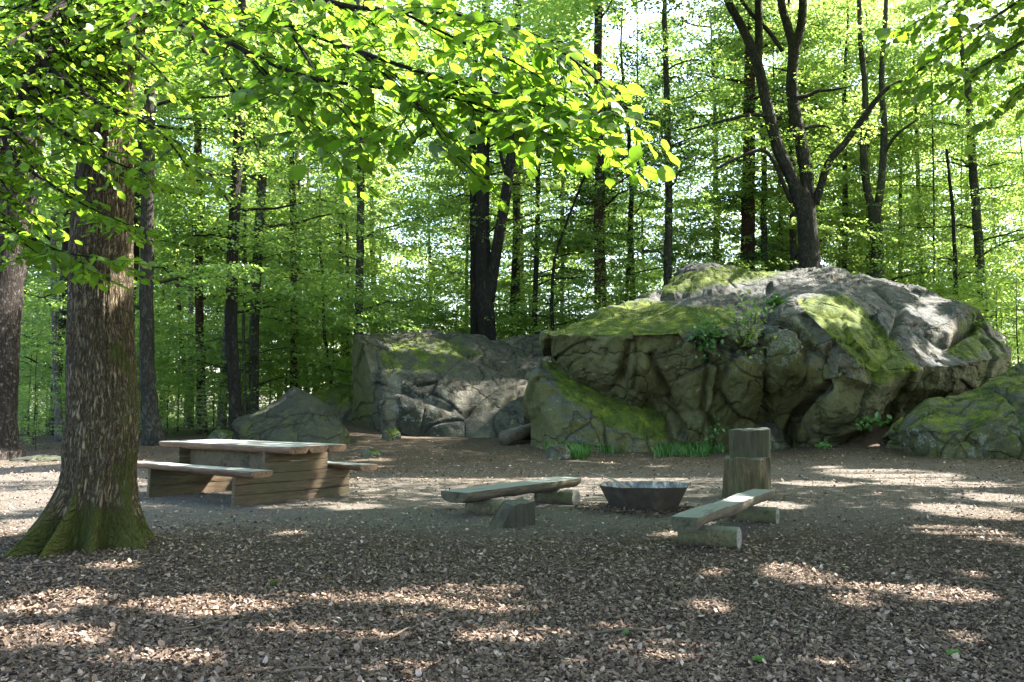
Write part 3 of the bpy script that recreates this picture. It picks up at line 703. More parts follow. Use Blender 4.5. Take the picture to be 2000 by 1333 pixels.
def crowns(kind):
    if kind not in CROWNS:
        spec = {'low': (1.4, 15.0, 4.2, 380, .115, 'leaf'), 'mid': (3.0, 16.0, 3.9, 300, .115, 'leaf'), 'high': (6.5, 17.5, 4.2, 260, .12, 'leaf'),
                'far': (2.0, 28, 4.8, 450, .18, 'leaf_far'), 'sap': (.25, 5.2, 1.7, 120, .085, 'leaf'), 'pine': (7, 24, 2.6, 320, .12, 'leaf_blue')}[kind]
        CROWNS[kind] = [crown_mesh(100 + 7*v_ + len(kind)*31 + ord(kind[0]), spec[0], spec[1], spec[2], spec[3], spec[4], M[spec[5]]) for v_ in range(3)]
    return CROWNS[kind]
tree_n = [0]; HOSTS = []
def tree(name, label, pts, d, mat, crown='mid', forks=(), cs=1.0, group=None, cat='tree', top=None, twigs=14, cvar=None, base_v=None):
    """pts: (u, v, width px) from the highest traced point down to the foot, at forward distance d"""
    tree_n[0] += 1; sd_ = tree_n[0]; r = np.random.default_rng(500 + sd_)
    W = [P(u, v, d) for u, v, w_ in pts]; rad = [w_/F*d/2 for u, v, w_ in pts]
    foot = W[-1].copy(); gz = float(ground_z(foot[0], foot[1]))
    if W[-1][2] > gz + .3: W.append(np.array([foot[0] + (W[-1][0]-W[-2][0])*.3, foot[1], gz - .15])); rad.append(rad[-1]*1.18)
    else: W[-1][2] = gz - .15
    W = W[::-1]; rad = rad[::-1]; H = top or 21 + 3*r.random()
    if W[-1][2] < H and not forks:
        dx = (W[-1][0] - W[-2][0])/max(.5, W[-1][2] - W[-2][2]); dx = np.clip(dx, -.08, .08); z0 = W[-1][2]
        for f in (.35, .7, 1.0): W.append(np.array([W[-1][0] + dx*(H-z0)*.33 + r.normal()*.12, W[-1][1] + r.normal()*.15, z0 + (H-z0)*f])); rad.append(rad[len(pts)-1]*(1 - .8*f))
    n = max(24, int(6*len(W))); p, rr = resample(np.array(W), n, rad); rr = np.clip(rr, .01, None)
    base = np.array([W[0][0], W[0][1], gz]); fl = np.exp(-np.clip(p[:, 2] - gz, 0, None)/.35); rr = rr*(1 + .35*fl)
    p[1:-1, 0] += r.normal(size=n-2)*.012
    mb = MB(); mb.add(*tube(p - base, rr, 14))
    tops = [p[-1]]
    for fk in forks:
        Wf = np.array([P(u, v, d + dd2) for u, v, w_, dd2 in fk]); rf = np.array([w_/F*d/2 for u, v, w_, dd2 in fk])
        q, qr = resample(Wf, 6*len(Wf), rf); mb.add(*tube(q - base, np.clip(qr, .01, None), 10)); tops.append(q[-1])
    cm, limbs = crowns(crown)[(sd_ if cvar is None else cvar) % 3]
    root = empty(name, base, label, cat, group); yaw = r.random()*6.28
    if not group and d < 41 and 'sap' != crown: HOSTS.append(root)
    # limbs carrying the crown (same turn and size as the crown)
    cy, sy = math.cos(yaw), math.sin(yaw)
    for lp, lr_ in limb_tubes(mb, limbs, r, rad[1], n=2 if forks else twigs):
        lp = lp*cs; lp = np.stack([lp[:, 0]*cy - lp[:, 1]*sy, lp[:, 0]*sy + lp[:, 1]*cy, lp[:, 2]], -1)
        zz = np.interp(lp[0, 2] + base[2], p[:, 2], np.arange(n)); ax_ = np.array([np.interp(zz, np.arange(n), p[:, q]) for q in range(2)]) - base[:2]
        lp[:, 0] += ax_[0]*(1 - np.linspace(0, 1, 6)*.0); lp[:, 1] += ax_[1]
        mb.add(*tube(lp, lr_, 5, cap=False))
    tr = obj('trunk', mb.get('trunk', M[mat]), root)
    co = obj('crown', cm, root); co.rotation_euler.z = yaw; co.scale = (cs, cs, cs)
    mid = np.array([np.interp(10, p[:, 2], p[:, q]) for q in range(2)]) - base[:2]; co.location = (mid[0]*.6, mid[1]*.6 + (4.2 if forks else 0), 1.5 if forks else 0)
    return root

TW = 'tree trunks of the surrounding wood'
tree('beech_tree', 'thick dark trunk flecked with pale lichen, cut by the left edge of the photo', [(35,300,84),(10,520,76),(-6,700,78),(-14,860,84),(-20,890,104)], 23, 'bark_lichen', 'high')
tree('slim_beech', 'thin pale dappled trunk between the leftmost tree and the large mossy tree', [(104,300,9),(104,480,10),(108,700,13),(119,865,15)], 28, 'bark_pale', 'mid', cs=.85)
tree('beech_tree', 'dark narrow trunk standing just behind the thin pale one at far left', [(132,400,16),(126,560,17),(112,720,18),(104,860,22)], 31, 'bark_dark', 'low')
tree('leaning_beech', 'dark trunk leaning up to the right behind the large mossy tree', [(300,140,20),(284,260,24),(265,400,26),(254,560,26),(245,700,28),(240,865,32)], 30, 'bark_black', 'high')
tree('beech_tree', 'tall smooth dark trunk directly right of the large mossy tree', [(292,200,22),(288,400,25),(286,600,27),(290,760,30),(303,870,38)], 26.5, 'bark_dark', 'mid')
tree('pine_tree', 'slim pinkish sunlit trunk leaning, left of the pale grey pair', [(338,400,7),(345,540,8),(353,640,9),(362,750,9),(366,830,10)], 42, 'bark_red', 'pine', cs=.8)
tree('slim_beech', 'pale grey slender trunk beside the pinkish leaning one', [(374,400,9),(373,560,10),(372,700,10),(368,830,12)], 40, 'bark_pale', 'mid')
tree('beech_tree', 'dark straight trunk with a sunlit pinkish upper half, left of centre wood', [(386,250,14),(388,400,16),(389,600,16),(393,780,17),(396,850,18)], 33, 'bark_red', 'low')
tree('slim_beech', 'smooth light grey leaning trunk left of the black scarred trunk', [(452,560,14),(443,650,15),(436,760,17),(431,855,18)], 33, 'bark_pale', 'high')
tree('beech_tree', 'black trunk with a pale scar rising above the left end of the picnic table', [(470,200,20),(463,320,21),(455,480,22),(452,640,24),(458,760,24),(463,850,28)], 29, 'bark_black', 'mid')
tree('young_beech', 'very thin wavy stem just right of the black scarred trunk', [(476,340,5),(478,500,6),(476,640,6),(480,830,7)], 31, 'bark_mid', 'sap', cat='tree', cs=1.6, top=12)
tree('beech_tree', 'grey green trunk leaning right at the top, second right of the black scarred trunk', [(516,250,17),(510,380,19),(503,520,20),(496,680,19),(496,830,21)], 32, 'bark_mid', 'low')
tree('beech_tree', 'thin trunk with pinkish lit flecks above the peak of the pyramid boulder', [(570,300,11),(572,430,13),(575,600,14),(573,760,15)], 34, 'bark_red', 'mid')
tree('young_beech', 'crooked thin dark stem between the pyramid boulder and the grey boulder', [(630,540,5),(632,640,6),(640,690,6),(648,760,7)], 36, 'bark_dark', 'sap', cs=1.5, top=11)
tree('slim_beech', 'straight grey trunk rising over the left corner of the wide grey boulder', [(707,150,14),(706,300,15),(703,480,15),(700,640,17)], 35, 'bark_mid', 'low')
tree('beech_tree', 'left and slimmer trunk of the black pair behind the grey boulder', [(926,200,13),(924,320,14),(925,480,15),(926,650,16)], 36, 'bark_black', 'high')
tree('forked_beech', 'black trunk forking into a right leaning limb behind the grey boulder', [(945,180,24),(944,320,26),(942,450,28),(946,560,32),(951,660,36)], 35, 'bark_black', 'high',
     forks=[[(955,590,22,0),(968,500,22,-.2),(985,400,21,-.4),(1000,290,19,-.5),(1006,170,15,-.3),(1012,20,12,0),(1020,-200,9,0)], [(945,180,22,0),(950,60,18,.2),(945,-100,12,.3),(950,-260,7,0)], [(985,330,7,-.4),(978,300,7,-.4),(980,260,6,-.5),(968,215,5,-.5)]])
tree('beech_tree', 'mid green shaded trunk right of the forked black tree', [(1012,330,11),(1010,480,13),(1008,650,14)], 43, 'bark_mid', 'low')
tree('slim_beech', 'thin dark straight trunk, second to the right of the forked black tree', [(1051,300,9),(1050,430,10),(1046,560,10),(1044,650,11)], 38, 'bark_dark', 'mid')
tree('young_beech', 'thin black stem curving up to the right at the left tip of the huge boulder', [(1180,250,4),(1140,350,5),(1112,420,5),(1085,500,6),(1078,580,7),(1079,650,7)], 36, 'bark_black', 'sap', cs=1.4, top=11)
tree('slim_beech', 'pale faint slender trunk just right of the curving black stem', [(1099,420,8),(1098,560,8),(1096,650,8)], 50, 'bark_pale', 'far')
tree('pine_tree', 'tall reddish brown trunk rising behind the left slope of the huge boulder', [(1168,-30,16),(1168,140,17),(1170,300,18),(1170,450,20),(1172,605,23)], 38, 'bark_red', 'pine', cs=1.1)
tree('slim_beech', 'thin grey trunk over the left shoulder of the huge boulder, next to the reddish one', [(1232,330,8),(1233,480,10),(1236,600,11)], 42, 'bark_dark', 'mid')
tree('beech_tree', 'slim dark trunk standing by the knob on the huge boulder', [(1299,60,11),(1303,220,13),(1306,400,15),(1304,560,17)], 38, 'bark_mid', 'mid')
tree('slim_beech', 'pale greenish trunk between the dark knob trunk and the broad reddish trunk', [(1398,360,11),(1400,450,12),(1398,540,13)], 48, 'bark_pale', 'far')
tree('pine_tree', 'broad reddish brown trunk behind the top of the huge boulder', [(1464,160,22),(1463,300,24),(1461,430,27),(1460,540,29)], 42, 'bark_red', 'pine', cs=1.1)
tree('slim_beech', 'slim grey trunk right beside the broad reddish trunk', [(1492,290,10),(1492,420,12),(1494,545,14)], 42, 'bark_mid', 'far')
tree('slim_beech', 'dark straight trunk hugging the left side of the many limbed beech', [(1546,330,11),(1548,430,12),(1550,540,13)], 39, 'bark_dark', 'mid')
tree('many_limbed_beech', 'large beech with several thick winding limbs rising behind the huge boulder', [(1560,372,38),(1572,410,38),(1578,460,38),(1582,545,44)], 36.5, 'bark_dark', 'high', top=12,
     forks=[[(1568,400,26,0),(1545,345,25,-.2),(1520,290,24,-.3),(1500,215,22,-.4),(1478,120,20,-.5),(1450,55,17,-.5),(1418,-10,15,-.4),(1400,-120,12,-.2),(1390,-300,7,0)],
            [(1480,140,17,-.5),(1482,60,16,-.5),(1480,-30,15,-.4),(1470,-200,9,0)],
            [(1578,420,30,0),(1575,340,27,.1),(1562,270,25,.2),(1548,190,24,.2),(1550,110,21,.1),(1566,40,18,0),(1570,-60,15,0),(1580,-260,8,0)],
            [(1552,100,18,.1),(1538,50,17,.2),(1524,-10,15,.3),(1515,-180,9,.3)],
            [(1592,400,16,0),(1618,320,14,-.6),(1650,280,13,-1),(1690,225,12,-1.3),(1725,180,9,-1.6),(1760,158,7,-1.8)],
            [(1545,395,9,0),(1500,300,8,-.8),(1450,305,7,-1.2),(1400,330,5,-1.6)],
            [(1525,232,8,0),(1470,225,7,-.8),(1420,235,6,-1.2),(1340,255,4,-1.7)],
            [(1528,100,8,-.2),(1500,60,9,-.4),(1470,30,8,-.6),(1440,-10,6,-.8)]])
tree('slim_beech', 'straight thin dark trunk in the gap right of the many limbed beech', [(1650,250,9),(1651,400,10),(1650,545,11)], 44, 'bark_dark', 'far')
tree('forked_beech', 'ivy clad trunk splitting in two over the right part of the huge boulder', [(1708,400,24),(1711,470,25),(1713,545,28)], 40, 'bark_mid', 'mid', top=12,
     forks=[[(1706,420,16,0),(1692,360,15,0),(1686,280,14,0),(1690,180,12,0),(1680,60,10,0),(1675,-150,6,0)], [(1712,420,16,0),(1722,350,15,0),(1727,250,13,0),(1722,150,11,0),(1730,20,9,0),(1735,-150,6,0)], [(1727,300,7,0),(1750,265,6,-.5),(1790,235,4,-1)]])
tree('slim_beech', 'faint slim trunk between the ivy clad fork and the thin black stem at right', [(1792,330,8),(1797,450,9),(1800,550,10)], 46, 'bark_mid', 'far')
tree('young_beech', 'thin black stem above the right end of the huge boulder', [(1850,300,5),(1860,400,7),(1865,500,8),(1868,600,9)], 37, 'bark_black', 'sap', cs=1.5, top=12)
tree('beech_tree', 'grey trunk near the right edge leaning left toward its top', [(1890,160,13),(1897,280,15),(1908,430,17),(1920,600,18)], 40, 'bark_mid', 'low')

# ---- slender trunks further in: nothing tells them apart
FG = 'slender trunks deep in the wood'
rf = np.random.default_rng(77); k = 0; tries = 0; spots = []
while k < 96 and tries < 9000:
    tries += 1
    y = 40 + 34*rf.random()**.9; x = (rf.random()*2 - 1)*(.66*y)
    u = 1000 + F*x/y
    if any((x-a)**2 + (y-b)**2 < 6 for a, b in spots): continue
    if (780 < u < 900 or 1340 < u < 1450) and rf.random() < .8: continue
    if -5 < x < 15 and 44 < y < 64 and rf.random() < .8: continue
    spots.append((x, y)); k += 1
    gz = float(ground_z(x, y)); u0, v0, _ = proj(np.array([x, y, gz])); wv = (.13 + .26*rf.random()**1.5)/y*F; ln = rf.normal()*.02*F/y*10
    tree('distant_beech', 'slender beech trunk far back in the bright green wood', [(u0+ln, v0 - 10*F/y, wv*.7), (u0+ln*.4, v0 - 4*F/y, wv*.9), (u0, v0, wv*1.15)], y,
         ['bark_mid', 'bark_dark', 'bark_mid', 'bark_pale', 'bark_red'][rf.integers(0, 5)], ['far', 'low', 'far', 'mid'][rf.integers(0, 4)], group=FG, twigs=8, cs=.9 + .3*rf.random())

# ---- saplings and low beech bushes on the edge of the clearing
SG = 'young beech bushes under the trees'
def sapling(x, y, s, label='low leafy beech sapling growing on the shady forest floor at the left', nm='beech_sapling', grp=SG):
    base = np.array([x, y, float(ground_z(x, y))]); cm, limbs = crowns('sap')[rf.integers(0, 3)]
    root = empty(nm, base, label, 'sapling', grp); r = np.random.default_rng(int(abs(x*971 + y*37))); mb = MB()
    mb.add(*tube(np.array([[0, 0, -.1], [.03, .02, 1.5], [-.02, 0, 3], [.05, 0, 4.6]]), np.array([.035, .028, .018, .008]), 6))
    for lp, lr_ in limb_tubes(mb, limbs, r, .05, n=10): mb.add(*tube(lp, lr_*.6, 4, cap=False))
    o = obj('stem', mb.get('stem', M['bark_mid']), root); c = obj('leaves', cm, root); root.scale = (s, s, s); root.rotation_euler.z = rf.random()*6.28
    return root
for u, d, s in ((70,27,.7),(60,31,.9),(130,30,.6),(150,34,1.0),(95,36,1.1),(200,33,.8),(255,31,.7),(330,32,.65),(350,36,1.0),(420,35,.8),(400,30,.5),(300,37,1.1),(470,36,.9),(530,38,1.1),(600,37,1.0),(560,42,1.3),
                (650,38,1.0),(640,44,1.4),(210,41,1.3),(20,35,1.0),(480,44,1.4),(40,44,1.3),(380,44,1.3),(120,45,1.3),(300,29.5,.45),(165,28.5,.4),(75,25.5,.35)):
    sapling((u-1000)/F*d, d, s)
for u, d, s in ((760,38,1.2),(830,42,1.3),(890,39,1.2),(700,41,1.3),(780,46,1.6),(985,40,1.2),(1030,43,1.3),(1100,41,1.2),(870,47,1.6),(1140,45,1.4)):
    sapling((u-1000)/F*d, d, s, 'beech bush of bright layered leaves behind the boulders')
for u, d, s in ((1210,42,1.3),(1280,44,1.4),(1350,42,1.2),(1420,45,1.4),(1520,43,1.3),(1640,41,1.3),(1690,45,1.4),(1760,40,1.2),(1820,41,1.3),(1900,38,1.3),(1950,36,1.3),(1990,33,1.2),(1960,42,1.6),(1880,44,1.6)):
    sapling((u-1000)/F*d, d, s, 'beech bush of bright layered leaves behind the boulders')
def undergrowth():
    r = np.random.default_rng(15); n = 5200
    y = 31 + 40*r.random(n)**1.1; x = (r.random(n)*2 - 1)*.66*y; z = 3.6*r.random(n)**1.5 + .1
    c = fbm(np.stack([x*.25, y*.25, 0*x], -1), 2, 14)
    keep = (c > -.25) & ~((y < 37) & (x > -8.5)); x, y, z = x[keep], y[keep], (z*(1 + c))[keep]; n = len(x)
    base = np.stack([x, y, z + ground_z(x, y)], -1)
    pos, ax, nr = place_sprays(r, base, r.random(n)*6.28, r.normal(size=n)*.15, .8 + .6*r.random(n), n=30)
    m_ = len(pos); return leaves('undergrowth', pos, ax, nr, .12*(.7 + .6*r.random(m_)), M['leaf_far'], var=np.clip(.6 + .3*r.normal(size=m_), 0, 1))
tag(obj('undergrowth', undergrowth()), 'low bright green leafy undergrowth covering the forest floor between the trunks', 'undergrowth', kind='stuff')
# ---- far wood: reads as one mass
def far_wood():
    r = np.random.default_rng(5); n = 11500
    y = 66 + 20*r.random(n); x = (r.random(n)*2 - 1)*.66*y; z = 42*r.random(n)**.85
    u = 1000 + F*x/y; v = 795 - (z - 1.35)*F/y
    hole = np.exp(-((u-850)/70)**2 - ((v-380)/60)**2) + np.exp(-((u-1370)/60)**2 - ((v-420)/70)**2) + .6*np.exp(-((u-1900)/60)**2 - ((v-520)/60)**2) + .5*np.exp(-((u-1140)/60)**2-((v-560)/50)**2)
    keep = (r.random(n) > hole) & (fbm(np.stack([x*.09, y*.09, z*.12], -1), 2, 4) > -.28); x, y, z = x[keep], y[keep], z[keep]; n = len(x)
    base = np.stack([x, y, z], -1)
    pos, ax, nr = place_sprays(r, base, r.random(n)*6.28, r.normal(size=n)*.2, 2.0 + .9*r.random(n), n=34)
    m_ = len(pos); return leaves('far_wood', pos, ax, nr, .26*(.7 + .6*r.random(m_)), M['leaf_far'], var=np.clip(.5 + .3*r.normal(size=m_), 0, 1))
tag(obj('far_woods', far_wood()), 'bright mass of sunlit foliage closing the view between the trunks', 'woods', kind='stuff')

# ------------------------------------------------------------------ unseen trees with crowns shaped to shade the clearing, gaps left for sun
LIT = [  # (u, v, half width px, half height px) of sunlit patches on the ground in the photograph
 (90,1180,110,26),(20,1250,200,24),(300,1290,160,16),(420,1185,180,22),(640,1175,70,14),(560,1235,110,12),(760,1175,140,12),(900,1158,130,14),(960,1190,120,10),(980,1245,110,16),(800,1210,70,10),
 (1290,1275,110,24),(1390,1190,60,16),(1550,1122,70,22),(1400,1120,40,8),(1660,1180,60,16),(1740,1155,90,12),(1830,1165,110,16),(1900,1125,40,8),(1620,1300,60,18),(1880,1248,50,14),(1180,1235,70,12),
 (60,975,130,26),(80,930,110,10),(20,1030,80,22),(30,905,90,8),(340,960,60,14),(690,990,50,5),
 (1740,925,130,10),(1830,945,130,7),(1600,945,80,5),(1900,1000,100,14),(1870,1040,100,12),(1960,975,70,10),(1500,990,70,8),(1300,1045,40,6),(1130,958,40,5),
 (860,852,100,3),(210,1110,60,8),(560,1045,50,5),(1990,1060,60,8),(1372,1030,60,11),(1460,1005,40,8),(740,1250,60,10),(1100,1300,80,10),(480,1320,120,10),(760,1310,60,10),(1480,1235,50,10)]
LITP = []
for u, v, a, b_ in LIT:
    c = PZ(u, v, 0.0); e = PZ(u + a, v, 0.0); t_ = PZ(u, v - b_, 0.0); f_ = PZ(u, v + b_, 0.0)
    LITP.append((c[0], c[1], abs(e[0]-c[0])*1.0 + .05, abs(t_[1]-f_[1])/2*1.1 + .07))
def lit_mask(x, y):
    m_ = np.full(x.shape, -1.0)
    wob = .35*fbm(np.stack([x*1.3, y*1.3, 0*x], -1), 3, 61)
    for cx_, cy_, a, b_ in LITP: m_ = np.maximum(m_, 1.02 - ((x-cx_)/a)**2 - ((y-cy_)/b_)**2 + wob)
    return m_
def shade_crowns():
    r = np.random.default_rng(9)
    trunks = [(13, 3), (17, 10), (22, 17), (9.5, -3), (20, 1), (28, 11), (25, 24), (23, 31), (31, 36)]
    n = 360000
    tx = -15 + 36*r.random(n); ty = -1 + 36*r.random(n)
    h = np.where(ty > 17, 12 + 8*r.random(n), 7.5 + 5*r.random(n))
    n2 = 150000; tx = np.concatenate([tx, -16 + 37*r.random(n2)]); ty = np.concatenate([ty, 17 + 20*r.random(n2)]); h = np.concatenate([h, 15 + 9*r.random(n2)]); n += n2
    n3 = 110000; tx = np.concatenate([tx, -6 + 15*r.random(n3)]); ty = np.concatenate([ty, 3.5 + 8.5*r.random(n3)]); h = np.concatenate([h, 7.5 + 4*r.random(n3)]); n += n3
    n4 = 32000; tx = np.concatenate([tx, -11 + 6*r.random(n4)]); ty = np.concatenate([ty, 24 + 4.5*r.random(n4)]); h = np.concatenate([h, 13.5 + 9*r.random(n4)]); n += n4; t = h/SUN[2]
    p = np.stack([tx + SUN[0]*t, ty + SUN[1]*t, h], -1)
    gaps = fbm(np.stack([tx*.55, ty*.55, 0*tx], -1), 3, 71)
    keep = (lit_mask(tx, ty) < 0) & ~((ty > 20) & (gaps > np.where((tx < 2) & (tx > -7.5) & (ty > 28), .0, np.where((ty < 25) | (tx < -5), .5, .27))))
    u, v, dd_ = proj(p); inside = (dd_ > 0) & (u > -60) & (u < 2060) & (v > 190 - 260*np.clip(smooth(900, 1330, u) + .5*fbm(p*.35, 2, 55), 0, 1) + 60*fbm(p*.5, 2, 56))
    infr = (dd_ > 0) & (u > -60) & (u < 2060) & (v > -60); keep &= ~(infr & (ty < 17))
    ex = np.maximum(1 - ((tx+2.3)/2.6)**2 - ((ty-2.6)/1.7)**2, np.maximum(1 - ((tx+7.4)/2.6)**2 - ((ty-5.6)/3.0)**2, 0*tx - 1))
    ex3 = 1 - ((tx-0)/1.0)**2 - ((ty-4.35)/.5)**2; keep &= ~((ex3 > 0) & (noise(np.stack([tx*2.4, ty*2.4, 0*tx], -1), 93) < .25))
    keep &= ~((ex > 0) & (ty < 3.9 + 9*(tx < -4)) & (noise(np.stack([tx*1.6, ty*1.6, 0*tx], -1), 91) < .38))
    keep &= ~(infr & (r.random(n) < .35)); keep &= ~inside; p = p[keep]; infr = infr[keep]; n = len(p)
    host = [(float(o.location.x), float(o.location.y), o) for o in HOSTS]; trunks = trunks + [(a_, b_) for a_, b_, _ in host]
    T = np.array(trunks); own = np.argmin(np.hypot(p[:, None, 0] - T[None, :, 0], (p[:, None, 1] - T[None, :, 1])), 1)
    labels = 'unseen beech right of the view, its crown shaped to shade the clearing'
    for q, (x, y) in enumerate(trunks):
        m_ = own == q
        if m_.sum() < 50: continue
        if q >= len(trunks) - len(host):
            o_ = host[q - len(trunks) + len(host)][2]; pq = p[m_] - np.array(o_.location); k_ = len(pq)
            nr = np.array([0, 0, 1.0]) + .45*SUN + .4*r.normal(size=(k_, 3))
            obj('added_shade_crown', leaves('added_shade_crown', pq, r.normal(size=(k_, 3))*np.array([1, 1, .3]), nr, .175*(.7 + .6*r.random(k_)), M['leaf'], var=r.random(k_)), o_); continue  # leaves added above the nearest tree only to cast shade
        base = np.array([x, y, float(ground_z(x, y))]); root = empty('shade_beech', base, labels, 'tree', 'unseen shading trees beside the clearing'); mb = MB()
        zz = np.array([-.2, .4, 4, 9, 15, 20]); mb.add(*tube(np.stack([0*zz + .1*np.sin(zz), .1*np.cos(zz), zz], -1), np.array([.42, .33, .28, .22, .13, .03]), 14))
        pq = p[m_] - base; sel = r.choice(np.nonzero(~infr[m_])[0], 34)
        for e in pq[sel]:
            z0 = max(3.5, e[2] - 2 - .35*math.hypot(e[0], e[1])); s_ = np.array([0, 0, z0]); t = np.linspace(0, 1, 6)[:, None]
            lp = s_ + (e - s_)*t + np.array([0, 0, .8])*np.sin(t*math.pi); lu, lv, ld = proj(lp + base)
            if np.any((ld > 0) & (lu > -80) & (lu < 2080) & (lv > -80)): continue
            mb.add(*tube(lp, .07*(1 - t[:, 0])**.8 + .012, 6, cap=False))
        obj('trunk', mb.get('trunk', M['bark_dark']), root)
        k_ = len(pq); sz = .175*(.7 + .6*r.random(k_)); nr = np.array([0, 0, 1.0]) + .45*SUN + .4*r.normal(size=(k_, 3))
        obj('crown', leaves('crown', pq, r.normal(size=(k_, 3))*np.array([1, 1, .3]), nr, sz, M['leaf'], var=r.random(k_)), root)
shade_crowns()

# ------------------------------------------------------------------ near branches
def near_branch(name, label, limbs_px, lsz, parent=None, seed=0, twig_every=.16, twig_len=.9, sub=True, mat='leaf_near', dens=1.0, droop=.25, cat='branch', spread=1.0, lvar=(.45,.3)):
    """limbs_px: list of polylines [(u, v, depth, radius m)]"""
    r = np.random.default_rng(900 + seed); mb = MB(); LP, LA, LN = [], [], []
    org = P(limbs_px[0][0][0], limbs_px[0][0][1], limbs_px[0][0][2])
    def add_leaves(pts, step, sz):
        L = np.concatenate([[0], np.cumsum(np.linalg.norm(np.diff(pts, axis=0), axis=1))]); n = max(2, int(L[-1]/step))
        t = np.linspace(L[-1]*.12, L[-1], n); c = np.stack([np.interp(t, L, pts[:, q]) for q in range(3)], -1)
        T = pts[-1] - pts[0]; T = T/(np.linalg.norm(T) + 1e-9); S = np.cross(T, [0, 0, 1.0]); S /= np.linalg.norm(S) + 1e-9
        sg = np.where(np.arange(n) % 2 == 0, 1, -1)[:, None]
        a = T*.65 + S*sg*.75 + np.array([0, 0, -.28]) + r.normal(size=(n, 3))*.22; a[-1] = T
        LP.append(c + r.normal(size=(n, 3))*.008); LA.append(a); LN.append(np.array([0, 0, 1.0]) + r.normal(size=(n, 3))*.42 - T*.1)
    def twig(p0, dir_, L, rad, lvl):
        n = 6; t = np.linspace(0, 1, n)[:, None]; side = r.normal(size=3)*.12; side[2] *= .4
        pts = p0 + dir_*L*t + (side*L)*(t**2) + np.array([0, 0, -droop*L])*(t**2)
        mb.add(*tube(pts, rad*(1 - .8*t[:, 0]) + .0008, 5, cap=False))
        add_leaves(pts, lsz*.62/dens, lsz)
        if lvl > 0:
            m_ = max(2, int(L/.16)); 
            for q in range(m_):
                f = .15 + .8*(q + r.random())/m_; c = p0 + dir_*L*f + (side*L)*f*f + np.array([0, 0, -droop*L])*f*f
                S = np.cross(dir_, [0, 0, 1.0]); S /= np.linalg.norm(S) + 1e-9; s_ = 1 if q % 2 else -1
                d2 = dir_*.75 + S*s_*(.55 + .3*r.random()) + np.array([0, 0, -.10 + .1*r.normal()]); d2 /= np.linalg.norm(d2)
                twig(c, d2, L*(.55 - .3*f)*(.7 + .5*r.random()) + .08, rad*.55, lvl - 1)
    for lb in limbs_px:
        W = np.array([P(u, v, d) for u, v, d, _ in lb]); rr = np.array([q[3] for q in lb])
        pts, rd = resample(W, 7*len(W), rr); rd = np.clip(rd, .0012, None); mb.add(*tube(pts - org, rd, 8))
        L = np.concatenate([[0], np.cumsum(np.linalg.norm(np.diff(pts, axis=0), axis=1))]); n = max(3, int(L[-1]/twig_every))
        for q in range(n):
            f = (q + .3 + .6*r.random())/n*L[-1]; c = np.array([np.interp(f, L, pts[:, w_]) for w_ in range(3)]); k_ = min(len(pts)-2, int(np.searchsorted(L, f)))
            T = pts[k_+1] - pts[max(0, k_-1)]; T /= np.linalg.norm(T) + 1e-9; S = np.cross(T, [0, 0, 1.0]); S /= np.linalg.norm(S) + 1e-9; s_ = 1 if q % 2 else -1
            d2 = T*.7 + S*s_*(.5 + .5*r.random())*spread + np.array([0, 0, -.12 + .16*r.normal()]); d2 /= np.linalg.norm(d2)
            twig(c - org, d2, twig_len*(1 - .55*f/L[-1])*(.6 + .6*r.random()), max(.0018, np.interp(f, L, rd)*.35), 1 if sub else 0)
        add_leaves(pts[len(pts)//2:] - org, lsz*.7, lsz)
    pos = np.concatenate(LP); ax = np.concatenate(LA); nr = np.concatenate(LN); n = len(pos)
    if parent is None: root = empty(name, org, label, cat); loc = (0, 0, 0)
    else: root = parent; loc = Vector(org) - parent.location
    a = obj('limb' if parent is None else 'low_limb', mb.get('limb', M['twig']), root, loc)
    var = np.clip(lvar[0] + lvar[1]*r.normal(size=n), 0, 1)
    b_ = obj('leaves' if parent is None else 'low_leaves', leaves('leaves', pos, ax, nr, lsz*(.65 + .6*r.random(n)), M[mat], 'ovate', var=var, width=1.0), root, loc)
    return root
# foreground tree
tm, tl = big_trunk()
bt = empty('large_mossy_tree', tl, 'large moss footed tree with furrowed bark and spreading roots in the left foreground', 'tree')
obj('trunk', tm, bt)
cmx, _l = crowns('high')[0]; cc = obj('crown', cmx, bt); cc.scale = (.95, .95, .95); cc.location = (.6, 0, .8)
near_branch('b', '', [
 [(225,-60,8.6,.06),(150,-10,7.6,.04),(60,60,6.8,.02),(-40,120,6.2,.008)],
 [(225,-100,8.6,.06),(60,60,7.2,.035),(160,180,6.4,.02),(300,250,5.9,.010),(370,330,5.7,.005)],
 [(215,20,8.6,.05),(100,100,7.0,.03),(50,190,6.4,.02),(190,300,6.0,.010),(290,340,5.9,.004)],
 [(190,80,8.5,.05),(60,170,7.0,.03),(10,280,6.4,.018),(130,380,6.0,.009),(250,440,5.8,.004)],
 [(170,160,8.5,.045),(20,230,7.0,.028),(-40,380,6.2,.015),(90,480,5.8,.007),(240,512,5.6,.003)],
 [(150,120,8.5,.045),(-10,130,7.2,.03),(-80,300,6.2,.015),(-20,420,5.9,.008),(80,500,5.7,.004)],
 [(240,-80,8.6,.05),(330,20,7.2,.03),(400,100,6.6,.015),(460,180,6.2,.006)],
 [(235,-140,8.6,.05),(300,-40,7.2,.03),(250,60,6.4,.015),(330,160,6.0,.006)]], .080, parent=bt, seed=1, twig_every=.13, twig_len=.80, droop=.10, lvar=(.62,.3))
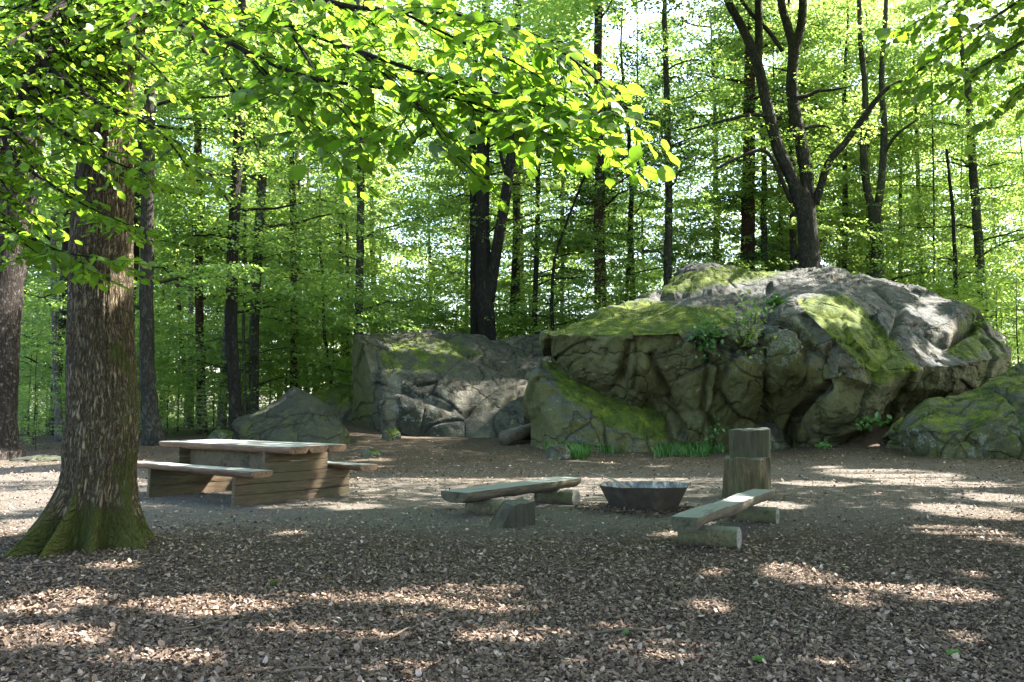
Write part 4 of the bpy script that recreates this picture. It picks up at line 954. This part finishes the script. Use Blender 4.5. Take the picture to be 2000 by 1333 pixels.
near_branch('overhanging_branch', 'long leafy beech branch reaching across the top from upper left to the centre', [
 [(120,-120,4.8,.022),(330,10,4.1,.014),(470,95,3.7,.010),(600,150,3.5,.008),(770,175,3.35,.007),(900,195,3.2,.006),(1000,230,3.1,.004),(1080,265,3.0,.002)],
 [(250,-80,4.4,.020),(420,0,4.0,.014),(560,50,3.7,.011),(700,100,3.5,.009),(850,150,3.3,.007),(1000,190,3.15,.005),(1120,225,3.05,.003),(1200,240,3.0,.0015)],
 [(500,-60,4.0,.016),(650,5,3.7,.012),(780,22,3.5,.009),(900,30,3.3,.006),(1020,60,3.15,.003),(1100,90,3.1,.0015)],
 [(700,100,3.5,.007),(800,190,3.3,.005),(850,250,3.2,.003),(880,300,3.1,.0015)],
 [(1020,60,3.2,.005),(1110,110,3.1,.004),(1180,170,3.05,.003),(1230,215,3.0,.0015)],
 [(850,150,3.3,.005),(960,230,3.2,.004),(1060,250,3.1,.003),(1180,275,3.0,.0015)],
 [(780,22,3.5,.006),(900,80,3.4,.005),(1000,120,3.3,.003),(1100,180,3.2,.0015)],
 [(560,50,3.7,.007),(640,180,3.5,.005),(680,230,3.4,.003),(710,280,3.3,.0015)],
 [(470,95,3.7,.006),(560,200,3.5,.004),(640,300,3.4,.002)]], .072, seed=2, twig_every=.10, twig_len=.42, droop=.12, lvar=(.45,.3))
near_branch('overhanging_branch', 'pale green leafy branch hanging into the upper right corner', [
 [(2150,-140,6.4,.02),(2020,-20,6.0,.012),(1900,60,5.7,.007),(1790,140,5.5,.003)],
 [(2160,-60,6.4,.02),(2060,40,6.0,.012),(1950,110,5.7,.006),(1850,170,5.5,.003)],
 [(2180,20,6.4,.018),(2090,110,6.0,.011),(2000,170,5.8,.005),(1960,215,5.7,.002)],
 [(2080,-160,6.4,.02),(1960,-60,6.0,.012),(1860,0,5.7,.006),(1780,50,5.5,.003)]], .085, seed=3, twig_every=.2, twig_len=.6, droop=.22, lvar=(.75,.25))

# ------------------------------------------------------------------ picnic table
def box(mb, x0, x1, y0, y1, z0, z1, rough=0.0, r=None, taper=None, seg_=1):
    n = seg_ + 1; t = np.linspace(0, 1, n); V = []
    for q in t:
        x = x0 + (x1-x0)*q
        V += [[x, y0, z0], [x, y1, z0], [x, y1, z1], [x, y0, z1]]
    V = np.array(V, float)
    if rough and r is not None: V += r.normal(size=V.shape)*rough*np.array([0, 1, .5])
    F_ = []
    for q in range(n-1):
        a = 4*q
        for k_ in range(4): F_.append([a+k_, a+(k_+1) % 4, a+4+(k_+1) % 4, a+4+k_])
    F_ += [[3, 2, 1, 0], [4*(n-1), 4*(n-1)+1, 4*(n-1)+2, 4*(n-1)+3]]
    mb.add(V, np.array(F_))
def bevel(o, w=.008, s=2):
    m_ = o.modifiers.new('bevel', 'BEVEL'); m_.width = w; m_.segments = s; m_.limit_method = 'ANGLE'; m_.angle_limit = R(35); return o
def plank(L, w, h, seed, live=0.0, under=.03, nx_=60):
    """a sawn slab lying along X with wavy (live) long edges and rounded underside edges; centre at origin, top at z = 0"""
    xs = np.linspace(-L/2, L/2, nx_); prof = []
    V = []
    for x in xs:
        e1 = live*fbm(np.array([x*2.1, seed, 0.0]), 3, seed)*1.6; e2 = live*fbm(np.array([x*2.1, seed+9.0, 0.0]), 3, seed+1)*1.6
        zt = .004*noise(np.array([x*3, seed, 2.0]), seed)
        ya, yb = -w/2 + e1, w/2 + e2
        V += [[x, ya + under*.2, zt], [x, ya - under*.3, -.25*h], [x, ya + under*.4, -.7*h], [x, ya + under*1.6, -h], [x, yb - under*1.6, -h], [x, yb - under*.4, -.7*h], [x, yb + under*.3, -.25*h], [x, yb - under*.2, zt]]
    n = 8; i, j = np.meshgrid(np.arange(nx_-1), np.arange(n), indexing='ij')
    Q = np.stack([i*n+j, i*n+(j+1) % n, (i+1)*n+(j+1) % n, (i+1)*n+j], -1).reshape(-1, 4)[:, ::-1]
    return np.array(V), [Q, np.array([list(range(n)), [(nx_-1)*n + k_ for k_ in range(n)][::-1]])]
TA = R(50)       # direction of the supports (table's local Y), local X is the long axis
tb0 = np.array([(463-1000)/F*12.3, 12.3]); uL = np.array([math.cos(TA), math.sin(TA)]); vL = np.array([-math.sin(TA), math.cos(TA)])
WS, LS = 2.0, 2.28
# local frame: local +Y = uL (towards right-back), local +X = -vL (towards the camera, right); origin at near support's left end foot
yawT = math.atan2(-vL[1], -vL[0])
tbl = empty('picnic_table', (tb0[0], tb0[1], float(ground_z(*tb0))), 'heavy wooden picnic table with fixed benches, built from thick planks', 'picnic table'); tbl.rotation_euler.z = yawT
# in local coords: X along length (near support at x=0, far at x=-LS); Y from 0 to WS
rt = np.random.default_rng(3)
def part(name, mb, mat, parent, bev=.006, sm=False):
    o = obj(name, mb.get(name, M[mat], sm), parent)
    if bev: bevel(o, bev)
    return o
for sx in (0.0, -LS):
    mb = MB()
    for k_, (z0, z1) in enumerate(((-.05, .135), (.141, .278), (.284, .415))):
        box(mb, sx-.075+.003*k_, sx+.003*k_, 0 + .004*k_, WS - .003*k_, z0, z1)
    part('support', mb, 'table_board', tbl)
    mb = MB()
    for k_, (z0, z1) in enumerate(((.420, .565), (.571, .715))): box(mb, sx-.074-.003*k_, sx-.002-.003*k_, .48, WS-.42, z0, z1)
    part('upright', mb, 'table_board', tbl)
mb = MB(); box(mb, -LS+.001, -.078, .66, .73, .30, .71); part('stretcher_board', mb, 'table_board', tbl)
xc = -LS/2 - .04; Lt = LS + 1.14
for k_, (yc, w_, L_, sh) in enumerate(((WS/2-.35, .335, Lt+.02, 0), (WS/2+.0, .345, Lt-.05, .02), (WS/2+.35, .335, Lt-.02, -.03))):
    V, F_ = plank(L_, w_, .100, 10+k_, .012); mb = MB(); mb.add(V + np.array([xc + sh, yc, .798 + .003*k_]), F_); part('tabletop_plank', mb, 'table_wood', tbl, .004)
for yc, s_ in ((.10, 1), (WS-.12, 2)):
    V, F_ = plank(Lt-.12, .34, .085, 20+s_, .014); mb = MB(); mb.add(V + np.array([xc + (.02 if s_ == 1 else .12), yc, .492]), F_); part('bench_seat', mb, 'table_wood', tbl, .004)

# ------------------------------------------------------------------ log benches, block, bowl, stump chair
def halflog(L, w, h, seed, nx_=70, m_=16):
    xs = np.linspace(-L/2, L/2, nx_); V = []
    for x in xs:
        ww = w*(1 + .05*fbm(np.array([x*1.6, seed, 0.]), 3, seed)); hh = h*(1 + .16*fbm(np.array([x*1.9, seed, 5.]), 3, seed+2)); off = .015*noise(np.array([x*1.2, seed, 7.]), seed)
        th = np.linspace(0, math.pi, m_)
        for t in th:
            c = math.cos(t); s_ = math.sin(t); V.append([x, off + ww/2*math.copysign(abs(c)**.75, c), -hh*(s_**.8) + .004*noise(np.array([x*9, t*3, seed*1.]), 3)])
    n = m_; i, j = np.meshgrid(np.arange(nx_-1), np.arange(n), indexing='ij')
    Q = np.stack([i*n+j, i*n+(j+1) % n, (i+1)*n+(j+1) % n, (i+1)*n+j], -1).reshape(-1, 4)
    return np.array(V), [Q, np.array([list(range(n))[::-1], [(nx_-1)*n + k_ for k_ in range(n)]])]
def round_log(L, r_, seed, n=28, nx_=24):
    xs = np.linspace(-L/2, L/2, nx_); p = np.stack([xs, .006*np.sin(xs*7 + seed), 0*xs], -1)
    V, F_, uv = tube(p, r_*(1 + .04*np.sin(xs*5 + seed)), n); return V, F_
def log_bench(corners, zt, label, seed, logs):
    A = [PZ(u, v, zt) for u, v in corners]           # near-left, near-right, far-right, far-left of the top
    c = sum(A)/4; ax = ((A[2]+A[3]) - (A[0]+A[1]))/2; L = np.linalg.norm(ax); yaw = math.atan2(ax[1], ax[0])
    w = .5*(np.linalg.norm(A[0]-A[1]) + np.linalg.norm(A[2]-A[3]))
    gz = float(ground_z(c[0], c[1])); root = empty('log_bench', (c[0], c[1], gz), label, 'bench', 'log benches at the fire bowl'); root.rotation_euler.z = yaw
    V, F_ = halflog(L, min(w, .42), .14, seed); V[:, 2] += zt - gz; mb = MB(); mb.add(V, F_); o = part('seat', mb, 'bench_wood', root, .006)
    rl = .113
    for f, ln, sh in logs:
        V, F_ = round_log(ln, rl, seed); mb = MB(); V2 = V[:, [1, 0, 2]]*np.array([1, 1, 1]); V2 = V2 + np.array([f*L/2, sh, zt - gz - .14 + .012 - rl]); F2 = [q[:, ::-1] for q in F_]; mb.add(V2, F2)
        o = part('support_log', mb, 'log_wood', root, .008, True); o.data.materials.append(M['end_grain'])
        idx = np.zeros(len(o.data.polygons), np.int32)
        nn = np.zeros(len(idx)*3); o.data.polygons.foreach_get('normal', nn); nn = nn.reshape(-1, 3); idx[np.abs(nn[:, 1]) > .9] = 1
        o.data.polygons.foreach_set('material_index', idx); sm_ = (idx == 0); o.data.polygons.foreach_set('use_smooth', sm_)
    return root
log_bench([(875,958),(902,964),(1133,938),(1092,927)], .33, 'log bench left of the fire bowl, seen nearly side on', 41, [(-.60, .56, -.10), (.60, .62, -.12)])
log_bench([(1307,1009),(1361,1011),(1512,958),(1473,955)], .33, 'log bench right of the fire bowl, its end turned to the viewer', 43, [(-.66, .58, -.09), (.55, .56, -.04)])
# block
g = PZ(1036, 1029, 0.0); blk = np.array([[-.40, 0], [.06, 0], [.06, .30], [-.06, .275], [-.14, .285], [-.22, .26], [-.30, .17], [-.38, .05]])
y0, y1 = 0.0, .30; V = np.array([[x, y0, z - .02] for x, z in blk] + [[x + .0, y1, z*1.08 - .02] for x, z in blk]); n = 8
Fq = np.array([[k_, k_+8, (k_+1) % 8 + 8, (k_+1) % 8] for k_ in range(8)])[:, ::-1]; V = V*np.array([.92, .9, .93])
mb = MB(); mb.add(V, [Fq, np.array([list(range(8)), list(range(15, 7, -1))])])
bo = obj('wood_block', mb.get('wood_block', M['block_wood'], False), loc=(g[0], g[1], float(ground_z(g[0], g[1])))); bo.rotation_euler.z = R(30); bevel(bo, .008)
tag(bo, 'small cut wooden block with a curved top, standing before the left log bench', 'wood block')
# bowl: eight sided, thin sheet
bc = PZ(1259, 953, .31); bz = float(ground_z(bc[0], bc[1])); bowl = empty('fire_bowl', (bc[0], bc[1], bz), 'wide faceted dark steel fire bowl resting on the ground between the benches', 'fire bowl')
def ring(r_, z, n=8, ph=.0, wob=0.0): th = np.arange(n)/n*2*math.pi + ph; return np.stack([np.cos(th)*r_, np.sin(th)*r_, z + wob*np.sin(th*3 + 1)], -1)
def sub_ring(R8, k_=4):
    out = []
    for a in range(8):
        for t in range(k_): out.append(R8[a]*(1-t/k_) + R8[(a+1) % 8]*t/k_)
    return np.array(out)
rt_, rb_ = .60, .42
o_t, o_b = sub_ring(ring(rt_, .325, ph=.15)), sub_ring(ring(rb_, -.02, ph=.15)); i_t, i_b = sub_ring(ring(rt_-.012, .325, ph=.15)), sub_ring(ring(rb_-.02, .03, ph=.15))
th32 = np.arange(32)/32*6.283; o_t[:, 2] += .006*np.sin(th32*3+.5); i_t[:, 2] = o_t[:, 2]
def shell(rings, close_last=True):
    n = len(rings[0]); V = np.concatenate(rings); F_ = []
    for a in range(len(rings)-1):
        for b_ in range(n): F_.append([a*n+b_, a*n+(b_+1) % n, (a+1)*n+(b_+1) % n, (a+1)*n+b_])
    return V, np.array(F_)
mb = MB(); V, F_ = shell([o_b, o_b*.5+o_t*.5, o_t, i_t]); mb.add(V, F_); obj('outer_wall', mb.get('outer_wall', M['steel'], False), bowl)
mb = MB(); V, F_ = shell([i_t*np.array([.999, .999, 1]) - np.array([0, 0, .002]), i_t*.5+i_b*.5, i_b, i_b*np.array([.5, .5, 1]) + np.array([0, 0, .02]), i_b*np.array([.02, .02, 1]) + np.array([0, 0, .03])]); mb.add(V, F_); obj('ash_lining', mb.get('ash_lining', M['ash'], False), bowl)
sp = np.array([P(1243,966,bc[1]-.1), P(1222,950,bc[1]+.05), P(1200,938,bc[1]+.2), P(1176,930,bc[1]+.3), P(1155,925,bc[1]+.35)]); sp[0] = [bc[0]-.02, bc[1]-.05, bz+.16]
sp_p, sp_r = resample(sp, 26, np.array([.016, .014, .012, .009, .005])); mb = MB(); mb.add(*tube(sp_p - sp[0], sp_r, 7))
f2 = np.array([sp_p[18], P(1165,932,bc[1]+.3), P(1152,929,bc[1]+.3)]) ; mb.add(*tube(f2 - sp[0], np.array([.005, .004, .002]), 5))
tag(obj('stick', mb.get('stick', M['stick']), loc=sp[0]), 'long thin forked stick propped over the rim of the fire bowl', 'stick')
# stump chair
g = PZ(1452, 968, .0); gz = float(ground_z(g[0], g[1])); dS = 13.4; cxs = (1457-1000)/F*dS
st = empty('stump_chair', (cxs, dS, gz), 'chair cut from a thick tree stump with square back, behind the right log bench', 'stump chair')
def stump(z0, z1, outline, seed, name, mat, k_=30, grain=.02):
    th_n = 120; O = np.array(outline, float); L = np.concatenate([[0], np.cumsum(np.linalg.norm(np.diff(np.vstack([O, O[:1]]), axis=0), axis=1))]); t = np.linspace(0, L[-1], th_n, endpoint=False)
    OO = np.vstack([O, O[:1]]); o2 = np.stack([np.interp(t, L, OO[:, q]) for q in range(2)], -1)
    for _ in range(3): o2 = o2*.5 + (np.roll(o2, 1, 0) + np.roll(o2, -1, 0))*.25
    c = o2.mean(0); V = []
    zs = np.concatenate([np.linspace(z0, z1 - .012, k_), [z1]]); 
    for q, z in enumerate(zs):
        rel = (o2 - c)*(.985 if q == len(zs)-1 else 1)*(1 + .05*math.exp(-(z - 0)/.12))
        g_ = 1 - grain*np.abs(noise(np.stack([t*9, 0*t + z*1.3, 0*t + seed], -1), seed))*2 + .01*noise(np.stack([t*25, 0*t + z*2, 0*t], -1), seed+1)
        V.append(np.column_stack([c + rel*g_[:, None], np.full(th_n, z) + (.03*noise(np.stack([o2[:, 0]*6, o2[:, 1]*6, 0*t], -1), seed) if q == len(zs)-1 else 0)]))
    m2 = len(zs); V = np.concatenate(V + [[[c[0], c[1], z1 + .004]]]); i, j = np.meshgrid(np.arange(m2-1), np.arange(th_n), indexing='ij')
    Q = np.stack([i*th_n+j, i*th_n+(j+1) % th_n, (i+1)*th_n+(j+1) % th_n, (i+1)*th_n+j], -1).reshape(-1, 4); kk = np.arange(th_n)
    T_ = np.stack([np.full(th_n, m2*th_n), (m2-1)*th_n + kk, (m2-1)*th_n + (kk+1) % th_n], -1)
    mb = MB(); mb.add(V, [Q, T_]); o = obj(name, mb.get(name, M[mat]), st); return o
stump(-.1, .585, [(-.385,-.02),(-.36,-.20),(-.22,-.36),(.02,-.42),(.10,-.36),(.30,-.16),(.345,.02),(.30,.24),(0,.34),(-.30,.2)], 3, 'seat', 'stump_wood', grain=.10)
stump(.58, 1.0, [(-.27,-.02),(-.23,-.06),(.24,-.085),(.32,-.05),(.375,.07),(.32,.25),(.02,.34),(-.25,.2)], 4, 'backrest', 'cut_face', k_=18, grain=.035)
# dark log under the rock
lp = np.array([P(985,856,26.6), P(1030,842,27.6), P(1062,832,28.3)]); mb = MB(); mb.add(*tube(lp - lp[0], np.array([.22, .21, .2]), 18))
tag(obj('fallen_log', mb.get('fallen_log', M['old_log']), loc=lp[0]), 'dark sawn log poking out from under the leaning rock', 'log')

# ------------------------------------------------------------------ grass, ferns and small plants
def grass(name, label, spots, n, hgt, seed):
    r = np.random.default_rng(seed); Vs, Fs, va = [], [], []; k_ = 0
    for u, v, su, sv, w_ in spots:
        m_ = int(n*w_); uu_ = u + su*(r.random(m_)*2-1); vv_ = v + sv*(r.random(m_)*2-1)
        for a, b_ in zip(uu_, vv_):
            g_ = PZ(a, b_, .02); 
            if g_[1] > 40 or g_[1] < 0: continue
            g_[2] = ground_z(g_[0], g_[1]) - .02; h_ = hgt*(.5 + .8*r.random()); an = r.random()*6.28; l_ = h_*(.3 + .6*r.random()); d_ = np.array([math.cos(an), math.sin(an), 0]); s_ = np.array([-d_[1], d_[0], 0])*.011
            p1 = g_ + d_*l_*.3 + np.array([0, 0, h_*.6]); p2 = g_ + d_*l_ + np.array([0, 0, h_*.85])
            Vs += [g_ - s_, g_ + s_, p1 + s_*.8, p1 - s_*.8, p2]; Fs.append([k_, k_+1, k_+2, k_+3]); Fs.append([k_+3, k_+2, k_+4, k_+4]); k_ += 5; va += [r.random()]*5
    F_ = np.array(Fs); q = F_[::2]; t = F_[1::2, :3]
    return tag(obj(name, mesh(name, np.array(Vs), [q, t], M['grass'], attrs={'var': np.array(va)})), label, 'grass', kind='stuff')
grass('grass', 'long green grass tufts along the foot of the leaning rock', [(1050,872,32,6,.8),(1110,885,45,8,1.2),(1130,893,14,5,.7),(1190,885,30,5,.5),(1165,880,40,6,.7)], 800, .34, 1)
grass('grass', 'long green grass below the huge boulder beside the stump chair', [(1330,886,55,7,1.6),(1385,880,30,8,1.0),(1400,872,14,10,.4)], 800, .34, 2)
grass('grass', 'dark grass tufts at the foot of the mossy boulder on the right', [(1775,872,22,6,1.2),(1850,878,30,5,1.0)], 700, .26, 3)
def plant(name, label, u, v, d, wpx, hpx, n, ls, seed, mat='grass', z=None, flat=.4):
    r = np.random.default_rng(seed); c = P(u, v, d); w_ = wpx/F*d; h_ = hpx/F*d
    p = r.normal(size=(n, 3))*np.array([w_/3.4, .12, h_/3.2]); st_ = MB()
    root = empty(name, c, label, 'plant')
    for k_ in range(min(14, n//4)):
        e = p[k_]; st_.add(*tube(np.array([[e[0]*.3, .15, -h_*.4], [e[0]*.7, e[1]*.5, e[2]*.3], e]), np.array([.006, .005, .003]), 5, cap=False))
    obj('stem', st_.get('stem', M['twig']), root)
    obj('leaves', leaves('leaves', p, r.normal(size=(n, 3)) + np.array([0, -.4, -.3]), rand_unit(n, r)*flat + np.array([0, -.35, .8]), ls*(.6 + .8*r.random(n)), M[mat], 'ovate', seed=seed), root)
plant('ivy_plant', 'bluish green leafy plant growing on the ledge of the huge boulder', 1380, 648, 25.1, 60, 70, 150, .14, 1)
plant('ivy_plant', 'dark leafy clump growing in the crack above the huge boulder face', 1465, 630, 25.1, 60, 90, 170, .13, 2, 'leaf')
plant('grass_tuft', 'small green tuft growing high on the top slope of the huge boulder', 1515, 590, 27.2, 34, 20, 70, .16, 3)
plant('low_plant', 'low leafy sprig at the right foot of the huge boulder', 1695, 824, 25.0, 60, 14, 60, .14, 4)
plant('low_plant', 'small leafy sprig on the dirt between the huge boulder and stump chair', 1610, 866, 24.0, 30, 10, 26, .12, 5)
plant('low_plant', 'thin pale herb standing behind the stump chair on its left', 1393, 850, 25.0, 34, 56, 50, .10, 6)
def conifer(u, v, d, h_):
    g_ = P(u, v, d); g_[2] = ground_z(g_[0], g_[1]); r = np.random.default_rng(3); root = empty('spruce_sapling', g_, 'tiny spruce with bare level twigs below the dark straight trunk', 'sapling'); mb = MB()
    mb.add(*tube(np.array([[0, 0, -.05], [0, 0, h_]]), np.array([.025, .004]), 6)); Pn = []; A = []
    for z in np.linspace(.3, h_*.96, 12):
        L = (h_ - z)*.36 + .08
        for q in range(5):
            a = q*1.257 + z*3; e = np.array([math.cos(a)*L, math.sin(a)*L, z + .12*L]); mb.add(*tube(np.array([[0, 0, z], e]), np.array([.007, .003]), 4, cap=False))
            t = r.random((26, 1)); Pn.append(np.array([0, 0, z]) + (e - np.array([0, 0, z]))*t); A.append(r.normal(size=(26, 3))*.6 + e/L*.5)
    Pn = np.concatenate(Pn); A = np.concatenate(A); n = len(Pn)
    obj('trunk', mb.get('trunk', M['bark_pale']), root); obj('needles', leaves('needles', Pn, A, rand_unit(n, r), np.full(n, .07), M['leaf'], width=.3), root)
conifer(397, 858, 29, 1.7)

# ------------------------------------------------------------------ leaf litter (stuff) and a few single fallen things
def litter():
    r = np.random.default_rng(12); n = 330000
    v = 800 + 560*r.random(n)**.80; v = np.clip(v, 868, 1380); u = -80 + 2160*r.random(n)
    rr_ = ray(u, v); t = -CAM[2]/rr_[:, 2]; p = CAM + rr_*t[:, None]
    nb = 2600; ab = r.random(nb)*6.283; rb = .40 + .42*r.random(nb)**1.6; rb = rb*(1 + .25*np.cos(ab - 3.6))
    p = np.concatenate([p, np.stack([bc[0] + rb*np.cos(ab), bc[1] + rb*np.sin(ab), 0*ab], -1)]); u = np.concatenate([u, np.full(nb, -9999.)]); v = np.concatenate([v, np.full(nb, 0.)]); n = len(p)
    # more leaves where there is no trodden dirt
    dm = np.exp(-((u-1150)/560)**2 - ((v-985)/70)**2) + .8*np.exp(-((u-330)/420)**2 - ((v-985)/60)**2)
    keep = (p[:, 1] < 28) & (r.random(n) > .72*np.clip(dm, 0, 1)); p = p[keep]; n = len(p)
    p[:, 2] = ground_z(p[:, 0], p[:, 1]) + .006 + .014*r.random(n)
    ax = r.normal(size=(n, 3))*np.array([1, 1, .28]); nr = np.array([0, 0, 1.0]) + r.normal(size=(n, 3))*.33
    pile = np.hypot(p[:, 0]-bc[0], p[:, 1]-bc[1]) < .9; p[:, 2] += pile*.03*r.random(n); big = r.random(n); sz = (.013 + .040*big**4)*(1 + .6*smooth(10, 22, p[:, 1])); var = np.clip(r.beta(1.4, 3.4, n) + .22*smooth(7, 12, p[:, 1])*(r.random(n) > .5), 0, 1)
    var = np.where(pile, var*.55, var); sz = np.where(pile, sz*1.3, sz)
    return leaves('leaf_litter', p, ax, nr, sz, M['litter'], 'hex', var=np.minimum(var, .84), width=.55 + .85*r.random(n))
tag(obj('leaf_litter', litter()), 'dry brown leaves and bark chips scattered over the forest floor', 'litter', kind='stuff')
for u, v, s, m_, lb in ((525,1143,.07,'leaf_near','yellow green fallen leaf on the dark litter at lower left'),(1850,1285,.09,'grass','fresh green fallen leaf near the lower right corner'),
                        (1470,1296,.08,'grass','dark green curled leaf in the litter at the bottom right of centre'),(1215,1243,.05,'grass','tiny green leaf on the litter right of centre')):
    g_ = PZ(u, v, .02); o = obj('fallen_leaf', leaves('fallen_leaf', np.zeros((1, 3)), np.array([[1, .3, .1]]), np.array([[0, -.3, 1.0]]), np.array([s]), M[m_], 'ovate', var=np.array([.8])), loc=(g_[0], g_[1], float(ground_z(g_[0], g_[1])) + .035)); tag(o, lb, 'leaf')
TGR = 'broken twigs lying in the litter'
rs = np.random.default_rng(4)
for k_ in range(34):
    u, v = rs.random()*2000, 960 + 360*rs.random()**.8; g_ = PZ(u, v, 0); a = rs.random()*3.14; L = .12 + .35*rs.random(); t = np.linspace(-.5, .5, 6)
    p = np.stack([np.cos(a)*L*t, np.sin(a)*L*t, .01*rs.random(6)], -1) + rs.normal(size=(6, 3))*.008; mb = MB(); mb.add(*tube(p, np.full(6, .004 + .004*rs.random()), 6))
    tag(obj('fallen_twig', mb.get('fallen_twig', M['branchlet']), loc=(g_[0], g_[1], float(ground_z(g_[0], g_[1])) + .022)), 'short broken twig lying in the leaf litter', 'twig', TGR)
